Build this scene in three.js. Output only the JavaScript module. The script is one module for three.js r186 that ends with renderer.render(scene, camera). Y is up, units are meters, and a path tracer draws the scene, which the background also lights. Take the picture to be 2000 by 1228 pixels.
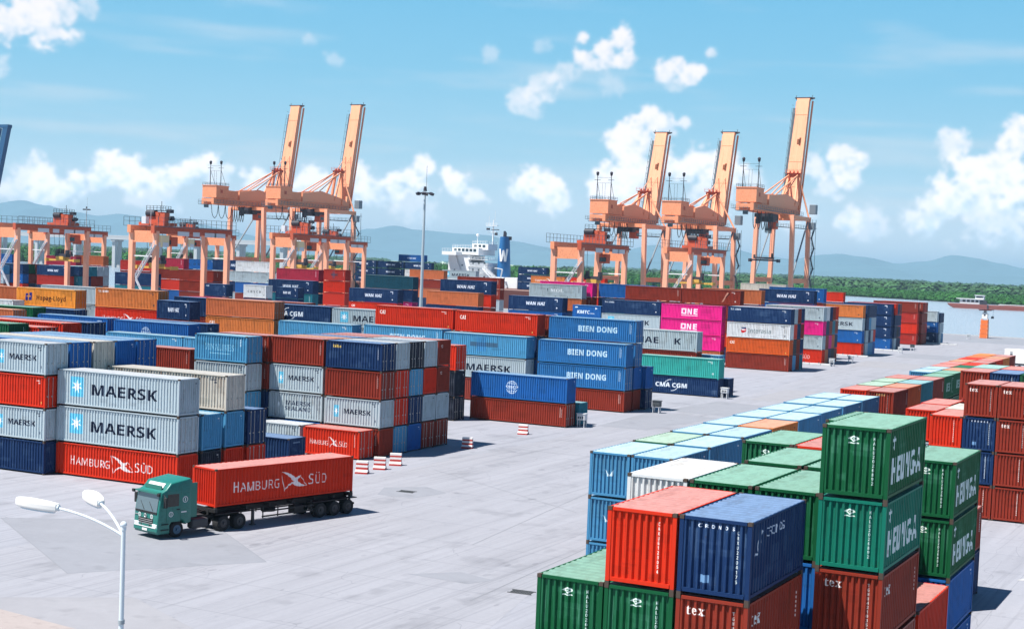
import * as THREE from 'three';
import { mergeGeometries, toCreasedNormals } from 'three/addons/utils/BufferGeometryUtils.js';
import { RoundedBoxGeometry } from 'three/addons/geometries/RoundedBoxGeometry.js';

// ---------------------------------------------------------------- camera, sky, sun, exposure
const scene = new THREE.Scene();
const camera = new THREE.PerspectiveCamera(26.682, 2000 / 1388, 0.5, 40000);
camera.position.set(0, 18.25, 0);
camera.up.set(-0.064732, 0.997211, -0.03714);
camera.lookAt(-45.2169, 18.25 - 6.24889, -88.9741);
camera.setViewOffset(2000, 1388, 0, 0, 2000, 1228);       // shifted lens: the optical axis lies below the middle of the picture
const EXPOSURE = 1.75;
const SUN_FROM = new THREE.Vector3(-0.32, 1, 0.42).normalize();
const renderer = new THREE.WebGLRenderer({ antialias: true });
renderer.toneMapping = THREE.LinearToneMapping;
renderer.toneMappingExposure = EXPOSURE;
renderer.outputColorSpace = THREE.SRGBColorSpace;
renderer.shadowMap.enabled = true;
const sun = new THREE.DirectionalLight(new THREE.Color(1, 0.955, 0.88), 5);
sun.position.copy(SUN_FROM).multiplyScalar(600).add(new THREE.Vector3(-120, 0, -220));
sun.target.position.set(-120, 0, -220);
sun.castShadow = true;
Object.assign(sun.shadow.camera, { left: -420, right: 420, top: 420, bottom: -420, near: 10, far: 1500 });
sun.shadow.mapSize.set(4096, 4096); sun.shadow.bias = -0.0004;
scene.add(sun, sun.target);

// ---------------------------------------------------------------- small tools
function rng(seed) { let a = seed >>> 0; return () => { a = (a + 0x6d2b79f5) | 0; let t = Math.imul(a ^ (a >>> 15), 1 | a); t = (t + Math.imul(t ^ (t >>> 7), 61 | t)) ^ t; return ((t ^ (t >>> 14)) >>> 0) / 4294967296; }; }
const rnd = rng(7);
const hash3 = (x, y, z) => { let h = Math.imul(x, 374761393) + Math.imul(y, 668265263) + Math.imul(z, 2147483647); h = Math.imul(h ^ (h >>> 13), 1274126177); return ((h ^ (h >>> 16)) >>> 0) / 4294967296; };
function noise2(x, y, s = 0) {
  const xi = Math.floor(x), yi = Math.floor(y), fx = x - xi, fy = y - yi, u = fx * fx * (3 - 2 * fx), v = fy * fy * (3 - 2 * fy);
  const a = hash3(xi, yi, s), b = hash3(xi + 1, yi, s), c = hash3(xi, yi + 1, s), d = hash3(xi + 1, yi + 1, s);
  return a + (b - a) * u + (c - a) * v + (a - b - c + d) * u * v;
}
function fbm(x, y, oct, s = 0) { let t = 0, a = 0.5, n = 0; for (let i = 0; i < oct; i++) { t += a * noise2(x, y, s + i); n += a; a *= 0.5; x = x * 2.03 + 11.3; y = y * 2.03 + 5.7; } return t / n; }
const smooth = (a, b, x) => { const t = Math.min(1, Math.max(0, (x - a) / (b - a))); return t * t * (3 - 2 * t); };
const mixN = (a, b, t) => a + (b - a) * t;
const mix3 = (a, b, t) => [mixN(a[0], b[0], t), mixN(a[1], b[1], t), mixN(a[2], b[2], t)];
const toS = (v) => Math.round(255 * Math.min(1, v <= 0.0031308 ? v * 12.92 : 1.055 * Math.pow(v, 1 / 2.4) - 0.055));
const css = (c, a = 1) => `rgba(${toS(c[0])},${toS(c[1])},${toS(c[2])},${a})`;

const names = new Map();
function numbered(n) { const k = names.get(n) ?? -1; names.set(n, k + 1); return k < 0 ? n : `${n}_${String(k + 1).padStart(3, '0')}`; }
function tag(o, label, category, group, kind) { o.userData.label = label; if (category) o.userData.category = category; if (group) o.userData.group = group; if (kind) o.userData.kind = kind; return o; }
function base(name, [x, y, z], turn, label, category, group) { const o = new THREE.Group(); o.name = numbered(name); o.position.set(x, y, z); o.rotation.y = turn; scene.add(o); return tag(o, label, category, group); }
function mesh(name, geo, mat, parent) { const m = new THREE.Mesh(Array.isArray(geo) ? mergeGeometries(geo.map(plain)) : geo, mat); m.name = parent === scene ? numbered(name) : name; m.castShadow = m.receiveShadow = true; parent.add(m); return m; }
function structure(name, geo, mat, label) { const m = mesh(name, geo, mat, scene); m.userData.kind = 'structure'; if (label) m.userData.label = label; return m; }
function plain(g) { const n = g.index ? g.toNonIndexed() : g; for (const k of Object.keys(n.attributes)) if (!['position', 'normal', 'uv'].includes(k)) n.deleteAttribute(k); if (!n.attributes.uv) n.setAttribute('uv', new THREE.BufferAttribute(new Float32Array(n.attributes.position.count * 2), 2)); return n; }
const bx = (w, h, d, x = 0, y = 0, z = 0) => new THREE.BoxGeometry(w, h, d).translate(x, y, z);
const rbx = (w, h, d, r, x = 0, y = 0, z = 0) => new RoundedBoxGeometry(w, h, d, 2, r).translate(x, y, z);
const cyl = (r0, r1, h, n, x = 0, y = 0, z = 0) => new THREE.CylinderGeometry(r1, r0, h, n).translate(x, y + h / 2, z);
function bar(a, b, w, h = w) {                       // a square bar from a to b
  const A = new THREE.Vector3(...a), B = new THREE.Vector3(...b), d = B.clone().sub(A), L = d.length(), g = new THREE.BoxGeometry(w, L, h);
  return g.applyQuaternion(new THREE.Quaternion().setFromUnitVectors(new THREE.Vector3(0, 1, 0), d.normalize())).translate(...A.add(B).multiplyScalar(0.5).toArray());
}
function rod(a, b, r, n = 8, r2 = r) { const A = new THREE.Vector3(...a), B = new THREE.Vector3(...b), d = B.clone().sub(A), L = d.length(); return new THREE.CylinderGeometry(r2, r, L, n).applyQuaternion(new THREE.Quaternion().setFromUnitVectors(new THREE.Vector3(0, 1, 0), d.normalize())).translate(...A.add(B).multiplyScalar(0.5).toArray()); }
function canvas(w, h) { const c = document.createElement('canvas'); c.width = w; c.height = h; return [c, c.getContext('2d')]; }
function tex(c, srgb = true) { const t = new THREE.CanvasTexture(c); t.colorSpace = srgb ? THREE.SRGBColorSpace : THREE.NoColorSpace; t.wrapS = t.wrapT = THREE.RepeatWrapping; t.anisotropy = 8; return t; }
function std(color, roughness = 0.6, extra = {}) { const m = new THREE.MeshStandardMaterial({ roughness, ...extra }); if (color) m.color.setRGB(...color); return m; }

// ---------------------------------------------------------------- sky: clear air and clouds, computed by direction
{
  const W = 4096, H = 2048, px = new Float32Array(W * H * 4), puffs = [];
  const puff = (az, el, r, w) => puffs.push([az, el, r, w]);
  puff(-22.62, 4.83, 0.88, 1); puff(-21.97, 5.42, 0.74, 1); puff(-23.09, 4.43, 0.78, 1); puff(-23.63, 3.45, 0.69, 1); puff(-22.67, 3.67, 0.98, 1); puff(-21.49, 5.34, 0.49, 1); puff(-20.82, 5.46, 0.25, 0.8); puff(-23.31, 2.88, 1.18, 1); puff(-21.60, 3.71, 0.78, 1);
  puff(-23.93, 8.01, 0.63, 1); puff(-23.27, 8.40, 0.49, 1); puff(-23.04, 7.66, 0.49, 1); puff(-24.59, 7.70, 0.55, 1); puff(-24.72, 8.45, 0.29, 1); puff(-26.19, 6.61, 0.82, 0.6); puff(-26.75, 6.11, 0.74, 0.6); puff(-25.43, 7.01, 0.69, 0.55); puff(-23.48, 6.70, 0.59, 0.3);
  puff(-21.49, 7.33, 0.65, 1); puff(-20.62, 7.17, 0.49, 1); puff(-20.24, 7.36, 0.29, 1); puff(-19.89, 8.03, 0.25, 0.7); puff(-21.18, 6.87, 0.55, 0.5);
  puff(-41.96, 2.88, 0.74, 1); puff(-41.32, 2.54, 0.88, 1); puff(-42.59, 2.48, 0.78, 1); puff(-43.30, 2.16, 0.78, 1); puff(-40.58, 2.49, 0.69, 1); puff(-44.90, 1.98, 1.18, 0.7); puff(-44.19, 1.92, 0.98, 0.9);
  puff(-39.02, 3.04, 0.55, 1); puff(-39.48, 2.64, 0.59, 1); puff(-38.56, 3.35, 0.49, 1); puff(-38.17, 2.80, 0.59, 0.7); puff(-36.84, 2.49, 0.69, 0.9); puff(-34.75, 2.59, 0.69, 0.9);
  puff(-30.63, 3.35, 0.59, 1); puff(-31.10, 2.95, 0.78, 1); puff(-31.67, 2.63, 0.78, 1); puff(-33.02, 2.67, 0.78, 0.9); puff(-32.25, 2.51, 0.78, 0.8); puff(-29.35, 2.83, 0.69, 1); puff(-29.75, 3.20, 0.39, 1); puff(-28.55, 2.38, 0.49, 0.7);
  puff(-26.44, 3.15, 0.69, 1); puff(-25.84, 2.78, 0.78, 1); puff(-26.91, 2.84, 0.59, 1); puff(-25.43, 2.31, 0.88, 0.8);
  puff(-20.07, 3.76, 0.78, 1); puff(-19.10, 3.60, 0.88, 1); puff(-20.63, 3.55, 0.59, 1); puff(-19.46, 3.02, 1.18, 0.8); puff(-18.13, 3.25, 0.59, 0.6);
  puff(-15.71, 3.90, 0.78, 0.75); puff(-14.97, 4.11, 0.78, 0.85); puff(-14.24, 4.31, 0.39, 1); puff(-14.66, 3.55, 0.59, 0.8); puff(-15.30, 3.15, 0.59, 0.6);
  puff(-10.90, 4.85, 0.63, 0.75); puff(-10.65, 5.22, 0.29, 0.8); puff(-8.72, 5.52, 0.49, 1); puff(-8.87, 5.06, 0.49, 1); puff(-8.60, 4.98, 0.59, 1);
  puff(-10.19, 3.48, 1.18, 1); puff(-10.89, 3.09, 0.98, 1); puff(-9.33, 3.87, 0.98, 1); puff(-8.68, 3.33, 1.18, 1); puff(-11.40, 2.52, 0.88, 0.8); puff(-12.10, 2.12, 0.78, 0.7); puff(-9.42, 2.39, 1.37, 0.7);
  puff(-45.03, 8.06, 1.18, 1); puff(-45.72, 7.73, 0.98, 1); puff(-44.15, 8.31, 0.78, 0.8); puff(-44.49, 7.57, 0.88, 1); puff(-43.09, 8.49, 0.49, 0.5); puff(-43.60, 7.37, 0.39, 0.3); puff(-46.04, 6.19, 0.55, 0.45);
  puff(-14.49, 2.04, 0.59, 0.7); puff(-13.74, 1.88, 0.78, 0.5); puff(-30.67, 1.81, 1.18, 0.4); puff(-34.92, 1.81, 1.18, 0.4); puff(-22.51, 2.33, 1.18, 0.5); puff(-16.36, 1.98, 0.78, 0.4); puff(-40.57, 1.83, 1.18, 0.5); puff(-28.18, 7.66, 0.43, 0.35); puff(-26.25, 8.06, 0.35, 0.3); puff(-35.11, 7.87, 0.31, 0.35); puff(-34.05, 7.28, 0.35, 0.3);
  const r2 = rng(31);                                              // the rest of the sky goes on with the same scattered cumulus
  for (let i = 0; i < 300; i++) { const az = -3 + r2() * 315, el = 1.5 + 7 * Math.pow(r2(), 2.2) + (r2() < 0.12 ? 8 * r2() : 0), R = 0.6 + 1.1 * r2(), n = 1 + Math.floor(r2() * 4); for (let k = 0; k < n; k++) puff(az + (r2() - 0.5) * 3 * R, el + (r2() - 0.3) * R, R * (0.5 + 0.5 * r2()), 0.6 + 0.4 * r2()); }
  const cells = new Map();
  for (const p of puffs) for (let a = Math.floor(p[0] - p[2] * 1.8); a <= Math.floor(p[0] + p[2] * 1.8); a++) { const k = ((a % 360) + 360) % 360; if (!cells.has(k)) cells.set(k, []); cells.get(k).push(p); }
  const air = (el) => {                                            // display-like values along the elevation
    const e = Math.max(el, 0), k = [[0, 0.95, 1.05, 1.12], [1.5, 0.74, 0.92, 1.05], [4, 0.42, 0.73, 0.92], [7, 0.27, 0.63, 0.88], [10, 0.2, 0.57, 0.86], [18, 0.1, 0.33, 0.6], [32, 0.045, 0.16, 0.36], [90, 0.018, 0.075, 0.22]];
    let i = 0; while (i < k.length - 2 && e > k[i + 1][0]) i++;
    const t = Math.min(1, (e - k[i][0]) / (k[i + 1][0] - k[i][0])); return [1, 2, 3].map((j) => mixN(k[i][j], k[i + 1][j], t));
  };
  for (let j = 0; j < H; j++) {
    const el = ((j + 0.5) / H - 0.5) * 180, a0 = air(el);
    for (let i = 0; i < W; i++) {
      let c = a0; const o = 4 * (j * W + i);
      if (el > -1 && el < 24) {
        const th = ((i + 0.5) / W - 0.5) * 360, az = (((th + 90) % 360) + 540) % 360 - 180;    // u runs with atan(z, x); az is measured from -z towards +x
        const list = cells.get(((Math.floor(az) % 360) + 360) % 360);
        const streak = smooth(0.52, 0.86, fbm(az * 0.16, el * 1.5 + az * 0.03, 5, 90)) * 0.3 * smooth(0.5, 3, el) + smooth(4, 0, el) * 0.22 * fbm(az * 0.3, el * 1.4, 4, 70);
        let den = 0, lit = 0, wsum = 0;
        if (list) {
          const n1 = fbm(az * 1.3, el * 1.6, 6, 3) - 0.5, n2 = fbm(az * 3.1 + 9, el * 3.6, 5, 17) - 0.5, n3 = fbm(az * 8 + 3, el * 9, 4, 29) - 0.5;
          for (const [pa, pe, r, w] of list) {
            let da = az - pa; if (da > 180) da -= 360; if (da < -180) da += 360;
            const de = el - pe, dd = Math.hypot(da, de < 0 ? de * 1.25 : de) / r;
            if (dd > 1.75) continue;
            const v = 1.06 - dd + n1 * 1.2 + n2 * 0.85 + n3 * 0.5; if (v <= 0) continue;
            const s = smooth(0, 0.5, v) * w; den = 1 - (1 - den) * (1 - s);
            lit += s * (0.5 + 0.42 * (de / r) - 0.2 * (da / r) + n2 * 1.1 + n3 * 0.7); wsum += s;
          }
        }
        den = Math.min(1, den) * smooth(-0.3, 1.2, el);
        if (wsum > 0) { const l = smooth(-0.05, 0.75, lit / wsum), gain = 1 + 0.95 * Math.exp(-Math.max(el, 0) / 2.6), cl = mix3([0.62, 0.78, 0.93], [1.08, 1.03, 1.05], l).map((q) => q * gain); c = mix3(a0, cl, den * 0.95); }
        c = mix3(c, [0.86, 0.9, 0.95], streak * (1 - den));
      }
      for (let k = 0; k < 3; k++) px[o + k] = c[k] / EXPOSURE; px[o + 3] = 1;
    }
  }
  const t = new THREE.DataTexture(px, W, H, THREE.RGBAFormat, THREE.FloatType);
  t.mapping = THREE.EquirectangularReflectionMapping; t.magFilter = t.minFilter = THREE.LinearFilter; t.needsUpdate = true;
  scene.background = t; scene.environment = t;
}
scene.fog = new THREE.FogExp2(new THREE.Color().setRGB(0.48, 0.76, 1.0), 0.00007);
// ================================================================ the setting
function flat(points, y, m = 1) {                                  // a horizontal sheet with uv in metres
  const s = new THREE.Shape(points.map(([x, z]) => new THREE.Vector2(x, -z))), g = new THREE.ShapeGeometry(s).rotateX(-Math.PI / 2).translate(0, y, 0);
  const p = g.attributes.position, uv = g.attributes.uv; for (let i = 0; i < p.count; i++) uv.setXY(i, p.getX(i) / m, -p.getZ(i) / m); return g;
}
const concreteMap = (() => {
  const N = 1024, [c, x] = canvas(N, N), im = x.createImageData(N, N), w = (v, n) => ((v % n) + n) % n;
  const tile = (u, v, f, s) => { const X = u * f, Y = v * f, xi = Math.floor(X), yi = Math.floor(Y), fx = X - xi, fy = Y - yi, a = fx * fx * (3 - 2 * fx), b = fy * fy * (3 - 2 * fy), h = (i, j) => hash3(w(i, f), w(j, f), s); return mixN(mixN(h(xi, yi), h(xi + 1, yi), a), mixN(h(xi, yi + 1), h(xi + 1, yi + 1), a), b); };
  for (let j = 0; j < N; j++) for (let i = 0; i < N; i++) {
    const u = i / N, v = j / N;
    let g = 0.25 * tile(u, v, 6, 1) + 0.22 * tile(u, v, 17, 2) + 0.16 * tile(u, v, 43, 3) + 0.12 * tile(u, v, 120, 4) + 0.25 * hash3(i, j, 5);
    g = 0.86 + (g - 0.5) * 0.24; const stain = smooth(0.66, 0.86, tile(u, v, 9, 8) * 0.6 + tile(u, v, 31, 9) * 0.4) * 0.1; g -= stain;
    const o = 4 * (j * N + i); im.data[o] = 255 * g; im.data[o + 1] = 255 * g; im.data[o + 2] = 255 * (g + 0.006); im.data[o + 3] = 255;
  }
  x.putImageData(im, 0, 0); return tex(c, false);
})();
const trackMap = (() => {                                          // cast slabs with faint joints, tyre streaks along the driving direction, oil spots and hair cracks; 24 m by 48 m
  const N = 2048, [c, x] = canvas(N, N), im = x.createImageData(N, N), w = (v, n) => ((v % n) + n) % n, r = rng(77);
  const tile = (u, v, fx, fy, s) => { const X = u * fx, Y = v * fy, xi = Math.floor(X), yi = Math.floor(Y), p = X - xi, q = Y - yi, a = p * p * (3 - 2 * p), b = q * q * (3 - 2 * q), h = (i, j) => hash3(w(i, fx), w(j, fy), s); return mixN(mixN(h(xi, yi), h(xi + 1, yi), a), mixN(h(xi, yi + 1), h(xi + 1, yi + 1), a), b); };
  for (let j = 0; j < N; j++) for (let i = 0; i < N; i++) {
    const u = i / N, v = j / N;
    let g = 0.26 * tile(u, v, 30, 3, 1) + 0.22 * tile(u, v, 90, 9, 2) + 0.2 * tile(u, v, 7, 9, 3) + 0.14 * tile(u, v, 150, 220, 4) + 0.18 * hash3(i, j, 5);
    g = 0.9 + (g - 0.5) * 0.34 - 0.13 * smooth(0.66, 0.9, tile(u, v, 9, 15, 11) * 0.7 + tile(u, v, 40, 70, 12) * 0.3); const o = 4 * (j * N + i);
    g += 0.035 * (hash3(Math.floor(u * 4), Math.floor(v * 8), 6) - 0.5);
    im.data[o] = 255 * Math.min(1, g); im.data[o + 1] = 255 * Math.min(1, g + 0.002); im.data[o + 2] = 255 * Math.min(1, g + 0.01); im.data[o + 3] = 255;
  }
  x.putImageData(im, 0, 0);
  x.strokeStyle = 'rgba(70,72,80,.32)'; x.lineWidth = 3; for (let k = 0; k < 4; k++) { x.beginPath(); x.moveTo(k * N / 4 + 2, 0); x.lineTo(k * N / 4 + 2, N); x.stroke(); } for (let k = 0; k < 8; k++) { x.beginPath(); x.moveTo(0, k * N / 8 + 2); x.lineTo(N, k * N / 8 + 2); x.stroke(); }
  for (let k = 0; k < 26; k++) { const X = N * r(), wd = 5 + 18 * r(), bend = (r() - 0.5) * 300; x.strokeStyle = `rgba(50,50,56,${0.05 + 0.11 * r()})`; x.lineWidth = wd; for (const dx of [0, 150]) { x.beginPath(); x.moveTo(X + dx, N * r() * 0.4); x.bezierCurveTo(X + dx + bend, N * 0.4, X + dx - bend * 0.5, N * 0.6, X + dx + bend * 0.3, N * (0.6 + 0.4 * r())); x.stroke(); } }
  for (let k = 0; k < 120; k++) { const R = 3 + 26 * r() * r(); x.fillStyle = `rgba(40,40,46,${0.06 + 0.2 * r()})`; x.beginPath(); x.ellipse(N * r(), N * r(), R, R * (0.4 + 0.9 * r()), 3 * r(), 0, 7); x.fill(); }
  x.lineWidth = 1.5; for (let k = 0; k < 34; k++) { let X = N * r(), Y = N * r(), a = 6.28 * r(); x.strokeStyle = `rgba(45,46,52,${0.25 + 0.35 * r()})`; x.beginPath(); x.moveTo(X, Y); for (let m = 0; m < 14; m++) { a += (r() - 0.5) * 1.1; X += Math.cos(a) * 18; Y += Math.sin(a) * 18; x.lineTo(X, Y); } x.stroke(); }
  return tex(c, false);
})();
const rep = (t, a, b = a) => { const k = t.clone(); k.repeat.set(a, b); k.needsUpdate = true; return k; };
const M = {
  yard: std([0.3, 0.308, 0.352], 0.85, { map: rep(trackMap, 1 / 26, 1 / 52), bumpMap: rep(concreteMap, 1 / 3.1), bumpScale: 0.006 }),
  lane: std([0.305, 0.308, 0.345], 0.72, { map: rep(trackMap, 1 / 24, 1 / 48), bumpMap: rep(concreteMap, 1 / 2.3), bumpScale: 0.006 }),
  patchDark: std([0.262, 0.272, 0.31], 0.88, { map: rep(concreteMap, 1 / 17) }),
  patchPale: std([0.305, 0.305, 0.335], 0.86, { map: rep(concreteMap, 1 / 19) }),
  apron: std([0.25, 0.265, 0.305], 0.86, { map: rep(concreteMap, 1 / 37) }),
  kerb: std([0.38, 0.33, 0.32], 0.8, { map: rep(concreteMap, 1 / 5) }),
  joint: std([0.2, 0.21, 0.24], 0.95),
  paint: std([0.42, 0.42, 0.43], 0.8),
  land: std([0.06, 0.11, 0.045], 1, { map: rep(concreteMap, 1 / 240) }),
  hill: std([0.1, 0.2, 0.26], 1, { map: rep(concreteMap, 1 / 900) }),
};
structure('land', new THREE.PlaneGeometry(50000, 50000).rotateX(-Math.PI / 2).translate(-4000, -2.6, -8000), M.land).geometry.attributes.uv.array.forEach((v, i, a) => { a[i] = v * 50000; });
// the river, a sheet above the land bed, with its far bank running back to the left
{
  const N = 512, [c, x] = canvas(N, N), im = x.createImageData(N, N);
  for (let j = 0; j < N; j++) for (let i = 0; i < N; i++) { const w = (a, b) => 0.5 + 0.5 * Math.sin(2 * Math.PI * (a * i + b * j) / N + 3 * noise2(i / 60, j / 60, a + b)); const g = 0.3 * w(3, 7) + 0.25 * w(-5, 12) + 0.25 * w(9, 19) + 0.2 * w(21, -33); const o = 4 * (j * N + i); im.data[o] = im.data[o + 1] = im.data[o + 2] = 255 * g; im.data[o + 3] = 255; }
  x.putImageData(im, 0, 0);
  const water = std([0.28, 0.33, 0.39], 0.2, { bumpMap: rep(tex(c, false), 1 / 42, 1 / 19), bumpScale: 0.22, metalness: 0 });
  structure('river', flat([[2500, -505], [-3500, -505], [-3500, -1000], [-1500, -1080], [-1000, -1150], [-700, -1300], [-440, -1500], [-190, -1334], [200, -1150], [2500, -1050]], -2.0), water);
}
// the yard platform and its quay wall
structure('yard_ground', flat([[400, 120], [-1000, 120], [-1000, -512], [400, -512]], 0), M.yard);
structure('quay_wall', bx(1400, 3.2, 1.2, -300, -1.65, -511.4), std([0.3, 0.3, 0.3], 0.9, { map: rep(concreteMap, 60, 1) }));
structure('quay_edge', bx(1400, 0.22, 0.7, -300, 0.11, -510.2), std([0.42, 0.42, 0.42], 0.85));
structure('road', flat([[-36.5, 20], [-66.5, -52], [-66, -110], [-67, -200], [-76, -290], [-81, -430], [-83, -494], [-40, -494], [-38, -300], [-37, -140], [-36, -75], [-30, -48], [-12, 20]], 0.004), M.lane);
structure('quay_apron', flat([[400, -455], [-1000, -455], [-1000, -507], [400, -507]], 0.006), M.apron);
structure('yard_lane', flat([[-9, 20], [-9, -330], [30, -330], [60, 20]], 0.004), M.lane);
const patch = (name, pts, m, y = 0.008) => structure(name, flat(pts, y), m);
patch('road_patch', [[-74.2, -72.3], [-63, -80], [-52, -71.5], [-58.7, -62.2]], M.patchDark);
patch('road_patch', [[-43.7, -73.8], [-41.5, -76.2], [-38.9, -75.4], [-39.6, -73.6]], M.patchDark);
patch('road_patch', [[-57.5, -97.6], [-60.5, -97.2], [-62, -100.6], [-59.6, -103.2], [-56.8, -101.4]], M.patchDark);
patch('road_patch', [[-68, -156], [-62, -156], [-60.5, -176], [-69.5, -176]], M.patchDark);
patch('road_patch', [[-69, -180], [-58, -178], [-57, -196], [-68.5, -199]], M.patchDark);
patch('road_patch', [[-59, -150], [-53, -150], [-52, -172], [-57.5, -172]], M.patchPale);
patch('road_patch', [[-66, -205], [-50, -205], [-50, -228], [-67.5, -228]], M.patchPale);
patch('road_patch', [[-62, -236], [-48, -236], [-48, -250], [-64, -250]], M.patchDark);
patch('road_patch', [[-64, -51], [-52, -60], [-44, -56], [-47, -49], [-52, -45]], M.patchPale);
patch('road_patch', [[-76, -300], [-58, -300], [-58, -322], [-78, -322]], M.patchPale);
patch('road_patch', [[-77, -345], [-56, -345], [-56, -366], [-79, -366]], M.patchDark);
patch('road_patch', [[-8, -96], [2, -96], [3, -112], [-7, -112]], M.patchPale);
// slab joints, fine dark strips between the cast slabs
const jointStrip = (a, b, w = 0.05) => { const d = [b[0] - a[0], b[1] - a[1]], l = Math.hypot(...d), n = [-d[1] / l * w / 2, d[0] / l * w / 2]; structure('slab_joint', flat([[a[0] + n[0], a[1] + n[1]], [b[0] + n[0], b[1] + n[1]], [b[0] - n[0], b[1] - n[1]], [a[0] - n[0], a[1] - n[1]]], 0.012), M.joint); };
jointStrip([-74.2, -72.3], [-58.7, -62.2], 0.04); jointStrip([-63, -80], [-52, -71.5], 0.04); jointStrip([-64, -112], [-45, -100], 0.05); jointStrip([-52, -140], [-45, -84], 0.05); jointStrip([-40, -110], [-37.5, -70], 0.06);
jointStrip([-67, -130], [-40, -130], 0.06); jointStrip([-69, -160], [-38, -160], 0.07);
for (const [a, b, c, d] of [[-13.1, -95.5, -12.4, -97.6], [-11.5, -92.2, -11.0, -93.7], [-10.5, -88.8, -10.0, -90.2]]) structure('road_marking', flat([[a, b], [a + 0.35, b], [c + 0.35, d], [c, d]], 0.012), M.paint);
structure('pavement', new THREE.ExtrudeGeometry(new THREE.Shape([[-56, 53.9], [-50, 53.1], [-44, 52.3], [-40, 30], [-80, 30]].map((p) => new THREE.Vector2(...p))), { depth: 0.14, bevelEnabled: false }).rotateX(-Math.PI / 2), M.kerb);

// hills: two long ridges beyond the plain
function ridge(name, pairs, z, front, back, seed, label) {
  const P = pairs.split(' ').map((s) => s.split(',').map(Number)), x0 = P[0][0], x1 = P[P.length - 1][0], nx = 360, nz = 26;
  const at = (x) => { let i = 0; while (i < P.length - 2 && x > P[i + 1][0]) i++; const t = smooth(0, 1, (x - P[i][0]) / (P[i + 1][0] - P[i][0])); return mixN(P[i][1], P[i + 1][1], Math.min(1, Math.max(0, t))); };
  const g = new THREE.PlaneGeometry(1, 1, nx, nz), p = g.attributes.position, uv = g.attributes.uv;
  for (let i = 0; i < p.count; i++) {
    const u = uv.getX(i), v = uv.getY(i), x = mixN(x0, x1, u), zz = v < 0.5 ? mixN(front, 0, v * 2) : mixN(0, -back, v * 2 - 1), k = v < 0.5 ? Math.pow(v * 2, 1.15) : 1 - (v * 2 - 1);
    const h = at(x + (1 - k) * 140 * (fbm(x / 500, zz / 500, 3, seed) - 0.5)) * k * (0.86 + 0.28 * fbm(x / 420, zz / 300, 4, seed + 5)) - (1 - k) * 6;
    p.setXYZ(i, x, h - 2, z + zz + 500 * (fbm(x / 1500, 3, 2, seed + 9) - 0.5)); uv.setXY(i, x, zz);
  }
  g.computeVertexNormals(); const m = structure(name, g, M.hill, label); return m;
}
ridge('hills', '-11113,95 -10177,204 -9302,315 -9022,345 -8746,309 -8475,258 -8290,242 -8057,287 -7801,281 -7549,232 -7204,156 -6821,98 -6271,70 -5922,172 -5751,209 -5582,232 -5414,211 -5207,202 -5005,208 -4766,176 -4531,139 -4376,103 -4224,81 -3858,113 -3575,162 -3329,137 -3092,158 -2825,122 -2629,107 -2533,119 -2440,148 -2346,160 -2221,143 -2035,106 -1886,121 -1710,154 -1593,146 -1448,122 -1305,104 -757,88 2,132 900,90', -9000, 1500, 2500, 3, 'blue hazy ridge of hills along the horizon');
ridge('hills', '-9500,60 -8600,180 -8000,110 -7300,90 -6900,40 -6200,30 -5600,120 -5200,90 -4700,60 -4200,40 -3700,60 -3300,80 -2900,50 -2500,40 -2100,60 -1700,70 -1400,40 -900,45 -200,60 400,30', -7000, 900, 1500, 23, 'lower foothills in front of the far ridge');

// trees: one leafy crown, scattered as a wood on the far bank and as belts on the plain
function leafCrown(seed, leaves, size) {
  const r = rng(seed), pos = [], nor = [], col = [];
  for (let i = 0; i < leaves; i++) {
    const th = r() * 6.283, cy = r() * 1.7 - 0.7, k = Math.sqrt(Math.max(0.05, 1 - Math.pow(cy / 1.05, 2))), lump = 0.75 + 0.45 * noise2(th * 1.6 + 9, cy * 2.2 + seed, 4), rad = k * lump * Math.pow(0.45 + 0.55 * r(), 0.5);
    const c = new THREE.Vector3(Math.cos(th) * rad, cy * 0.9 * lump, Math.sin(th) * rad), a = r() * 6.283, s = size * (0.6 + 0.8 * r());
    const n = new THREE.Vector3(c.x + (r() - 0.5) * 1.2, c.y + 0.5 + (r() - 0.5), c.z + (r() - 0.5) * 1.2).normalize(), t = new THREE.Vector3(Math.cos(a), (r() - 0.5), Math.sin(a)).cross(n).normalize(), b = n.clone().cross(t);
    const q = [c.clone().addScaledVector(t, -s), c.clone().addScaledVector(b, -s * 0.55), c.clone().addScaledVector(t, s), c.clone().addScaledVector(b, s * 0.55)];
    for (const v of [q[0], q[1], q[2], q[0], q[2], q[3]]) { pos.push(v.x, v.y, v.z); nor.push(n.x, n.y, n.z); }
  }
  const g = new THREE.BufferGeometry(); g.setAttribute('position', new THREE.Float32BufferAttribute(pos, 3)); g.setAttribute('normal', new THREE.Float32BufferAttribute(nor, 3)); return g;
}
function scatter(name, label, geo, mat, spots) {
  const m = new THREE.InstancedMesh(geo, mat, spots.length), q = new THREE.Quaternion(), Y = new THREE.Vector3(0, 1, 0), c = new THREE.Color();
  spots.forEach(([x, y, z, s, h, tint], i) => { m.setMatrixAt(i, new THREE.Matrix4().compose(new THREE.Vector3(x, y, z), q.setFromAxisAngle(Y, (i * 2.4) % 6.28), new THREE.Vector3(s, h, s))); m.setColorAt(i, c.setRGB(0.8 * tint, 1.0 * tint, 0.8 * tint)); });
  m.name = name; m.castShadow = m.receiveShadow = true; scene.add(m); return tag(m, label, null, null, 'stuff');
}
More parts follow.
